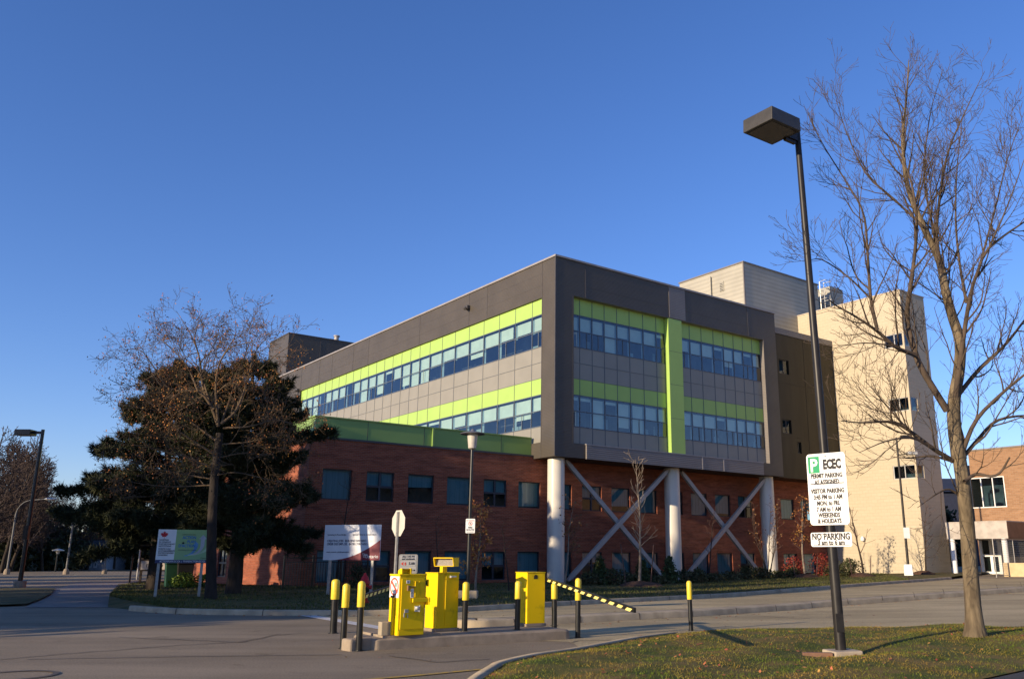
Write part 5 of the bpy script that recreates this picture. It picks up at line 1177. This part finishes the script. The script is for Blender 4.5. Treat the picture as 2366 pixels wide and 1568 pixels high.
# slender broken twig tree left of the pines
def bare(base, H, seed, lab, cat='tree', name='bare_tree', r=.12, spread=1.0, group=None, mt=None, leafm=None, leaf_n=0, leafs=.09, multi=1, dens=(2.6,3.2), l0=None, lean=0, up=.06, maxlev=2, leafp=1.0, start=.3, rmin=.006, mbark=None):
    q = np.random.default_rng(seed); t = thing(name, lab, cat, base, 0, group)
    tr, cr, tips = Tubes(), Tubes(), []
    par = dict(wob=.13, up=up, dens=list(dens)+[4], ang=42, len=[(l0 or H*.30)*spread, (l0 or H*.30)*.45*spread, .25*spread], rad=[r*.32, r*.13, r*.08], rmin=rmin, seg=.25)
    for m_ in range(multi):
        n = 10; d = nrm(np.array([q.normal(0,.10 if multi == 1 else .28)+lean, q.normal(0,.06 if multi == 1 else .2), 1])); P = [np.zeros(3) + (q.normal(0,.08,3)*[1,1,0] if multi > 1 else 0)]
        for i in range(n): d = nrm(d + q.normal(0,.05,3)*[1,1,0] + np.array([0,0,.1])); P.append(P[-1] + d*H*q.uniform(.9,1)/n)
        rad = np.linspace(r if multi == 1 else r*.7, r*.1, n+1); tr.tube(P, rad, 7)
        side(cr, tips, P, rad, 0, maxlev, q, par, H, start, dens[0]*1.3)
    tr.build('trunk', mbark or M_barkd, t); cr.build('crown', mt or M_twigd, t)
    if leafm:
        pts = [p for p, d in tips if q.random() < leafp]; leaves('leaves', pts, leafs, leaf_n, .10*spread, leafm, t, q)
    return t
# --- young trees in the bed before the building
def at(px_, py_, Y): p = atY(px_, py_, Y); return Vector((p.x, Y, zr(p.x)+.13))
def hgt(px_, y_top, Y): return atY(px_, y_top, Y).z - zr(atY(px_, 1300, Y).x) - .13
M_lightbark = mat('pale_bark', (.24,.19,.14), .9, .2, 8); M_redtwig = mat('red_twig', (.12,.07,.055), .9, .2, 5)
bare(at(1098,1378,32), hgt(1100,1160,32), 31, 'young tree thick with orange brown leaves right of the slim black lamp post', name='young_tree', r=.05, spread=.78, leafm=M_leaf_b, leaf_n=7, leafs=.11, leafp=1, mbark=M_lightbark, start=.15, dens=(5,5))
bare(at(1305,1345,40.5), hgt(1300,1158,40.5), 32, 'young tree with sparse olive leaves in front of the left round column', name='young_tree', r=.055, spread=.85, leafm=M_leaf_t, leaf_n=2, leafs=.13, leafp=.7, mbark=M_lightbark, dens=(4,4.4))
yt = bare(at(1477,1356,39.5), hgt(1477,1045,39.5), 33, 'tall leafless sapling on a mulch mound in front of the left cross brace', name='young_tree', r=.075, spread=.62, mbark=M_lightbark, mt=M_lightbark, dens=(3.4,2.6), up=.10, rmin=.010)
bare(at(1637,1335,46), hgt(1637,1185,46), 34, 'thin leafless sapling in front of the right cross brace', name='young_tree', r=.045, spread=.9, mt=M_redtwig, dens=(3,3))
bare(at(1775,1333,50), hgt(1772,1148,50), 35, 'clump of upright stems with yellow leaf specks hiding the right column', name='young_tree', r=.05, spread=.45, multi=5, leafm=M_leaf_t, leaf_n=1, leafs=.12, leafp=.4, mt=M_redtwig, dens=(2.4,2.6), up=.12)
bare(at(1862,1343,50.5), hgt(1855,1142,50.5), 36, 'young tree with orange tinted crown left of the parking sign', name='young_tree', r=.07, spread=.75, leafm=M_leaf_o, leaf_n=4, leafs=.13, leafp=.8, mt=M_redtwig, mbark=M_lightbark, dens=(4,4.2))
bare(at(1995,1336,50), hgt(1990,1140,50), 37, 'leafless forked young tree in front of the lit tower wall', name='young_tree', r=.07, spread=1.0, mt=M_redtwig, dens=(2.6,2.8), rmin=.009)
bare(at(2139,1330,52.5), hgt(2139,1165,52.5), 38, 'leafless young tree in front of the shaded narrow tower face', name='young_tree', r=.055, spread=.9, mt=M_redtwig, dens=(2.6,2.8), rmin=.009)
bare(at(776,1370,34.8), hgt(790,1085,34.8), 39, 'tall faint leafless tree behind the white board against the brick', name='young_tree', r=.05, spread=.6, dens=(2.2,2.4), up=.1)
bare(at(1018,1380,33), hgt(1018,1185,33), 40, 'faint leafless sapling above the price sign', name='young_tree', r=.035, spread=.7, dens=(2.4,2.6))
bare(at(1176,1378,33.5), hgt(1176,1200,33.5), 41, 'thin leafless sapling between the orange young tree and the gate box', name='young_tree', r=.035, spread=.7, dens=(2.4,2.4))
# mulch mounds and stakes
def mound(px_, py_, Y, r, lab):
    p = at(px_, py_, Y); mb = MB(); prof = [(1,-.05),(.9,.06),(.7,.13),(.4,.2),(.12,.22)]
    vs, fs = [], []; n = 28
    for k, (rr, z) in enumerate(prof):
        for i in range(n): a = 2*math.pi*i/n; e = 1+.10*math.sin(3*a+px_)+rng.uniform(-.06,.06); vs.append((rr*r*e*math.cos(a), rr*r*e*math.sin(a)*.9, z+rng.uniform(-.02,.03)))
    for k in range(len(prof)-1):
        for i in range(n): fs.append((k*n+i, k*n+(i+1)%n, (k+1)*n+(i+1)%n, (k+1)*n+i))
    fs.append(tuple((len(prof)-1)*n+i for i in range(n))); mb.add(vs, fs); o = mb.build('mulch_mound', M_mulch, smooth='all'); o.location = p; tag(o, lab, 'mulch', 'mulch mounds round the young trees')
mound(1478,1360,39.3,1.05,'largest brown mulch mound, under the tall leafless sapling'); mound(1862,1346,50.3,.8,'mulch mound under the orange tinted young tree'); mound(1993,1338,49.8,.8,'mulch mound under the forked young tree by the tower'); mound(2136,1332,52.3,.7,'mulch mound by the shaded tower face')
for (bx_, by_, tx, ty, Y) in ((1447,1352,1434,1255,39.2),(1503,1352,1510,1258,39.2),(1838,1340,1832,1290,50.2),(1886,1340,1889,1285,50.2),(1970,1335,1962,1287,49.8),(2010,1335,2012,1283,49.8),(1232,1372,1230,1325,34),(1650,1335,1650,1335,46)):
    if bx_ == 1650: continue
    p, p2 = atY(bx_, by_, Y), atY(tx, ty, Y); mb = MB(); mb.tube([(0,0,-.1), p2-p], .022, 5); o = mb.build('stake', M_redtwig); o.location = p
    tag(o, 'thin wooden stake beside a young tree in the bed', 'stake', 'stakes beside the young trees')
# --- shrubs
def shrub(px_, py_, Y, w, h, seed, lab, m, size=.10, n=700, name='shrub', shape='round', group=None):
    q = np.random.default_rng(seed); t = thing(name, lab, 'shrub', at(px_, py_, Y), 0, group)
    pts = []
    st = Tubes()
    for k in range(16):
        a = q.random()*6.28; e = np.array([math.cos(a)*w*.4*q.random(), math.sin(a)*w*.4*q.random(), h*q.uniform(.6,.95)]); st.tube([np.zeros(3), e*.5+q.normal(0,.04,3), e], [.015,.01,.005], 3)
    st.build('stems', M_redtwig, t)
    while len(pts) < n:
        z = q.random(); r_ = (1-z)**.8 + .03 if shape == 'cone' else (math.sqrt(max(0,1-(2*z-.9)**2/1.3)))
        a = q.random()*6.28; rr = r_*w/2*math.sqrt(q.random())*(.85+.25*math.sin(5*a+7*z)); pts.append((rr*math.cos(a), rr*math.sin(a), z*h))
    leaves('leaves', pts, size, 2, size*.5, m, t, q, -.5 if shape == 'cone' else .0)
shrub(1386,1338,41.0,1.0,1.15,51,'dwarf conifer left of the mulch mound before the left column', M_spruce, .13, 900, 'dwarf_conifer', 'cone')
shrub(1484,1338,42.0,1.0,1.0,52,'dwarf conifer just behind the tall sapling stem', M_spruce, .13, 800, 'dwarf_conifer', 'cone')
shrub(1547,1338,43.0,1.1,1.15,53,'dwarf conifer at the foot of the middle column', M_spruce, .13, 900, 'dwarf_conifer', 'cone')
shrub(1838,1336,52.0,1.5,1.1,54,'red leaved bush left of the orange tinted young tree', M_leaf_r, .10, 500)
shrub(1902,1336,52.6,1.7,1.3,55,'red leaved bush behind the lamp post by the tower', M_leaf_r, .10, 600)
shrub(1965,1338,51.0,1.6,.95,56,'dark green bush at the foot of the tower', M_leaf_g, .11, 700)
for i, (px_, Y) in enumerate(((1362,40.6),(1420,41.0),(1455,41.5),(1515,42.2),(1580,44),(1612,44.5),(1650,46),(1690,47.5),(1725,48.7),(1760,49.6),(1800,51),(1830,51.5),(1930,51.5))):
    shrub(px_, 1340, Y, 1.35+.3*math.sin(i*2.1), .50+.18*math.sin(i*1.7), 70+i, 'low dark green bed plant before the brick wall and columns', M_leaf_g, .11, 420, 'bed_plant', group='low green plants in the bed')
shrub(425,1352,36.5,1.05,.5,91,'bright green low shrub in the sun below the funding board', M_leaf_l, .12, 500)
shrub(470,1350,37,1.1,.5,92,'small green shrub left of the locust trunk by the brick wall', M_leaf_l, .10, 300)
shrub(822,1360,35.8,.7,.9,93,'small dark evergreen by the end of the iron railing', M_leaf_g, .10, 300)

# --- the wood at the far left: individual leafless trees
protos = []
for s in range(3): protos.append(bare(Vector((0,0,0)), 1.0*9.5, 60+s, '', name='wood_tree', r=.16, spread=.95, mt=M_wood, dens=(3.6,3.6), maxlev=3, start=.16, rmin=.019, up=.05, group='leafless trees of the far left wood'))
spots = [(-25,70,1.05),(2,74,1.12),(22,80,1.02),(48,78,1.1),(70,86,1.08),(96,84,.92),(112,92,.86),(134,98,.70),(150,105,.62),(-50,66,1.1),(-5,88,1.25),(40,95,1.22),(200,96,1.0),(228,104,.95),(180,110,.85),(262,99,.9),(300,104,.95)]
spots += [(-38,78,1.15),(-12,82,1.2),(12,88,1.22),(32,84,1.1),(58,92,1.15),(80,96,1.1),(104,100,.95),(122,106,.85),(-20,96,1.3),(26,102,1.3),(66,106,1.2),(92,110,1.05)]
WL = ['at the picture edge of the far left wood','tallest leafless tree behind the curved arm lamp','leafless wood tree right beside the curved arm lamp','leafless wood tree left of the box head lamp pole','leafless wood tree just right of the box head lamp pole','leafless tree on the right shoulder of the left wood','leafless tree stepping down at the right of the left wood','small leafless tree before the gap of sky','smallest leafless tree left of the thin grey lamp','outermost leafless tree left of the picture edge wood','leafless tree deep in the wood behind the curved lamp','leafless tree deep in the wood behind the black lamp','tall pale leafless tree above the white glazed building','pale leafless tree left of the pine boughs','pale leafless tree before the gap of sky and the pine','leafless tree half hidden by the lowest pine boughs','leafless tree seen below the pine boughs by the dark sign pole']
for i, (px_, Y, s) in enumerate(spots):
    o = protos[i] if i < 3 else copy_tree(protos[i % 3])
    p = atY(px_, 1325, Y); o.location = (p.x, Y, 0); o.rotation_euler = (0,0,i*1.3); o.scale = (s*1.0, s*1.0, s)
    lab = WL[i] if i < len(WL) else 'leafless tree packed deep among others in the far left wood'; lab = lab if 'tree' in lab else 'leafless wood tree '+lab
    tag(o, lab, 'tree', 'leafless trees of the far left wood')
# dark evergreens and undergrowth beneath them
def far_bush(px_, Y, w, h, seed, lab):
    q = np.random.default_rng(seed); t = thing('evergreen_bush', lab, 'bush', Vector((atY(px_,1325,Y).x, Y, -.1)))
    n = int(700*w*h/12); pts = []
    for _ in range(n):
        z = q.random(); a = q.random()*6.28; rr = math.sqrt(max(.02,1-(1.6*z-.6)**2))*w/2*math.sqrt(q.random())*(.75+.3*math.sin(3*a+seed)); pts.append((rr*math.cos(a), rr*math.sin(a)*.7, z*h*(.85+.2*math.sin(4*a))))
    leaves('leaves', pts, .5, 2, .3, M_needle, t, q, 0)
    st = Tubes(); st.tube([np.zeros(3), np.array([.1,0,h*.5]), np.array([0,.1,h*.85])], [.12,.08,.02], 6); st.build('trunk', M_barkd, t)
for i, (px_, Y, w, h) in enumerate(((-30,82,9,5.5),(35,90,9,5.0),(88,94,9,4.6),(128,100,8,4.2),(160,112,6,4.0),(255,108,7,4.5),(300,110,8,4.5),(345,105,8,4.0),(205,118,12,5.0))):
    far_bush(px_, Y, w, h, 200+i, ['dark evergreen mass at the picture edge under the wood','dark undergrowth behind the box head lamp pole','dark undergrowth right of the box head lamp pole','dark undergrowth behind the small post top lamp','dark bush left of the white glazed building','dark bush right of the white glazed building','dark bush under the pine boughs by the path','dark bush behind the low beige sign board','dark evergreen mass behind the white glazed building'][i])
far_bush(2188, 88, 5, 6.2, 230, 'dark evergreen top above the navy building in the right gap')
# --- trees standing left of the view that shade the left ground and brick
M_shade = mat('tall_evergreen', (.03,.042,.018), .8)
def tall_evergreen(x, y, H, w, seed, lab):
    q = np.random.default_rng(seed); t = thing('tall_evergreen', lab, 'tree', Vector((x,y,0)), 0, 'tall evergreens left of the road')
    st = Tubes(); st.tube([np.zeros(3), np.array([0,0,H*.5]), np.array([0,0,H*.95])], [.3,.2,.03], 8); st.build('trunk', M_barkd, t)
    n = int(H*w*26); z = q.random(n)**.9; a = q.random(n)*6.28; r_ = ((1-z)**.75)*w/2*np.sqrt(q.random(n))*(.8+.25*np.sin(4*a+9*z))
    leaves('crown', np.stack([r_*np.cos(a), r_*np.sin(a), .6+z*(H-.6)], 1), .55, 2, .2, M_needle, t, q, .3)
for i, (s_, c_, H, w) in enumerate(((-20,21.8,12.5,8),(-15,25.5,12,7.5),(-19,29,13,7.5),(-22,33,15.8,7),(-17,36.6,11.5,5),(-16,40,10,4.5),(-15,46,13,7),(-20,53,14,8),(-12,60,13,7),(-24,25,13,7),(-10,70,13,8))):
    ca, sa = math.sin(SUN_AZ), math.cos(SUN_AZ)
    tall_evergreen(s_*ca - c_*sa, s_*sa + c_*ca, H, w, 300+i, 'tall evergreen tree left of the road, outside the picture')
# pale hall across the street to the right of the camera; it shows only in the glass
Q = thing('pale_hall', 'long pale building across the street, outside the picture on the right', 'building', (40, 12, 0), PSI)
mb = MB(); hq = [(2+4*i, 4.6+4*i, z, z+1.6) for i in range(9) for z in (1.2,4.8,8.4,12.0)]
holes_wall(mb, PB(0), -4, 40, -.5, 15, hq, .2); mb.quad((-4,0,-.5),(-4,-14,-.5),(-4,-14,15),(-4,0,15)); mb.quad((-4,0,15),(40,0,15),(40,-14,15),(-4,-14,15)); mb.quad((40,0,-.5),(40,-14,-.5),(40,-14,15),(40,0,15)); mb.build('wall', M_block, Q)
mb = MB(); [mb.quad((h[0],-.2 if 0 else .2,h[2]),(h[1],.2,h[2]),(h[1],.2,h[3]),(h[0],.2,h[3])) for h in hq]; mb.build('window_glazing', M_frame, Q)
# ------------------------------------------------------------------ grass blades, fallen leaves
def scatter(rows_fn, n, q):
    return np.array([rows_fn(q.random(), q.random()) for _ in range(n)])
q = np.random.default_rng(99)
def fgp(s, t_):
    i = s*88.999; k = int(i); f = i-k; a = ge[k].lerp(ge[k+1], f); b = gn[k].lerp(gn[k+1], f); p = a.lerp(b, t_); return (p.x, p.y, fgz(p.x, p.y, t_)-.005)
N = 80000
P = scatter(lambda a, b: fgp(.02+.90*a, .004+.99*b), N, q)
cl = np.sin(P[:,0]*2.1+np.sin(P[:,1]*1.7)*2)*np.sin(P[:,1]*2.6+P[:,0]) ; keep = q.random(N) < .6+.55*cl; P = P[keep]; N = len(P)
d = q.normal(0,.55,(N,3)); d[:,2] = np.abs(d[:,2])*.5+.55; d /= np.linalg.norm(d, axis=1, keepdims=True)
b = np.cross(d, q.normal(0,1,(N,3))); b /= np.linalg.norm(b, axis=1, keepdims=True); h = q.uniform(.015,.045,(N,1))
V = np.stack([P-b*.0045, P+b*.0045, P+d*h], 1).reshape(-1,3)
tag(npmesh('grass', V, np.arange(N*3).reshape(-1,3), M_grass), 'short autumn grass of the foreground strip', 'grass', kind='stuff')
def lawnp(a, b):
    i = a*78.999; k = int(i); f = i-k; p = fin_[k].lerp(fin_[k+1], f); r = back[k].lerp(back[k+1], f); x = p.lerp(r, b); return (x.x, x.y, zr(x.x)+.11+.05*b)
N = 50000
P = scatter(lambda a, b: lawnp(.04+.85*a, b*.98), N, q)
d = q.normal(0,.5,(N,3)); d[:,2] = np.abs(d[:,2])*.5+.6; d /= np.linalg.norm(d, axis=1, keepdims=True)
b = np.cross(d, q.normal(0,1,(N,3))); b /= np.linalg.norm(b, axis=1, keepdims=True); h = q.uniform(.05,.11,(N,1))
V = np.stack([P-b*.012, P+b*.012, P+d*h], 1).reshape(-1,3)
M_grass2 = island_var(mat('lawn_blade', (.055,.070,.014), .8, 0, 1.0, col2=(.12,.105,.03), detail=6, fac=(.42,.62)), .4, .02)
tag(npmesh('lawn_grass', V, np.arange(N*3).reshape(-1,3), M_grass2), 'short grass of the lawn along the building', 'grass', kind='stuff')
N = 700
P = [fgp(.02+.9*q.random(), .01+.98*q.random()) for _ in range(N)]
P = [(x, y, z+.02) for x, y, z in P]
for i in range(420):
    m_ = md[int(q.integers(4,50))]; dd = Vector((.6,.8,0)); P.append((m_.x+q.normal(0,.5)+.03, m_.y-abs(q.normal(0,.12))-.03, zr(m_.x)+.012))
for i in range(500):
    k = int(q.integers(3,70)); p_ = fk[k]; P.append((p_.x+q.normal(0,.4), p_.y-abs(q.normal(0,.12))-.02, zr(p_.x)+.012))
for i in range(160): x_ = q.uniform(-4,8); P.append((x_, q.uniform(12,24), zr(x_)+.012))
for i in range(260):
    a = lawnp(.05+.8*q.random(), q.random()); P.append((a[0], a[1], a[2]+.05))
P = np.array(P); N = len(P); a = q.normal(0,1,(N,3)); a[:,2] *= .25; a /= np.linalg.norm(a, axis=1, keepdims=True); b = np.cross(a, [0,0,1.]) + q.normal(0,.2,(N,3)); s = q.uniform(.03,.075,(N,1))
V = np.stack([P-a*s*.5, P+b*s*.35, P+a*s*.5, P-b*s*.35], 1).reshape(-1,3)
tag(npmesh('fallen_leaves', V, np.arange(N*4).reshape(-1,4), M_fallen), 'brown fallen leaves on grass and along the kerbs', 'leaves', kind='stuff')
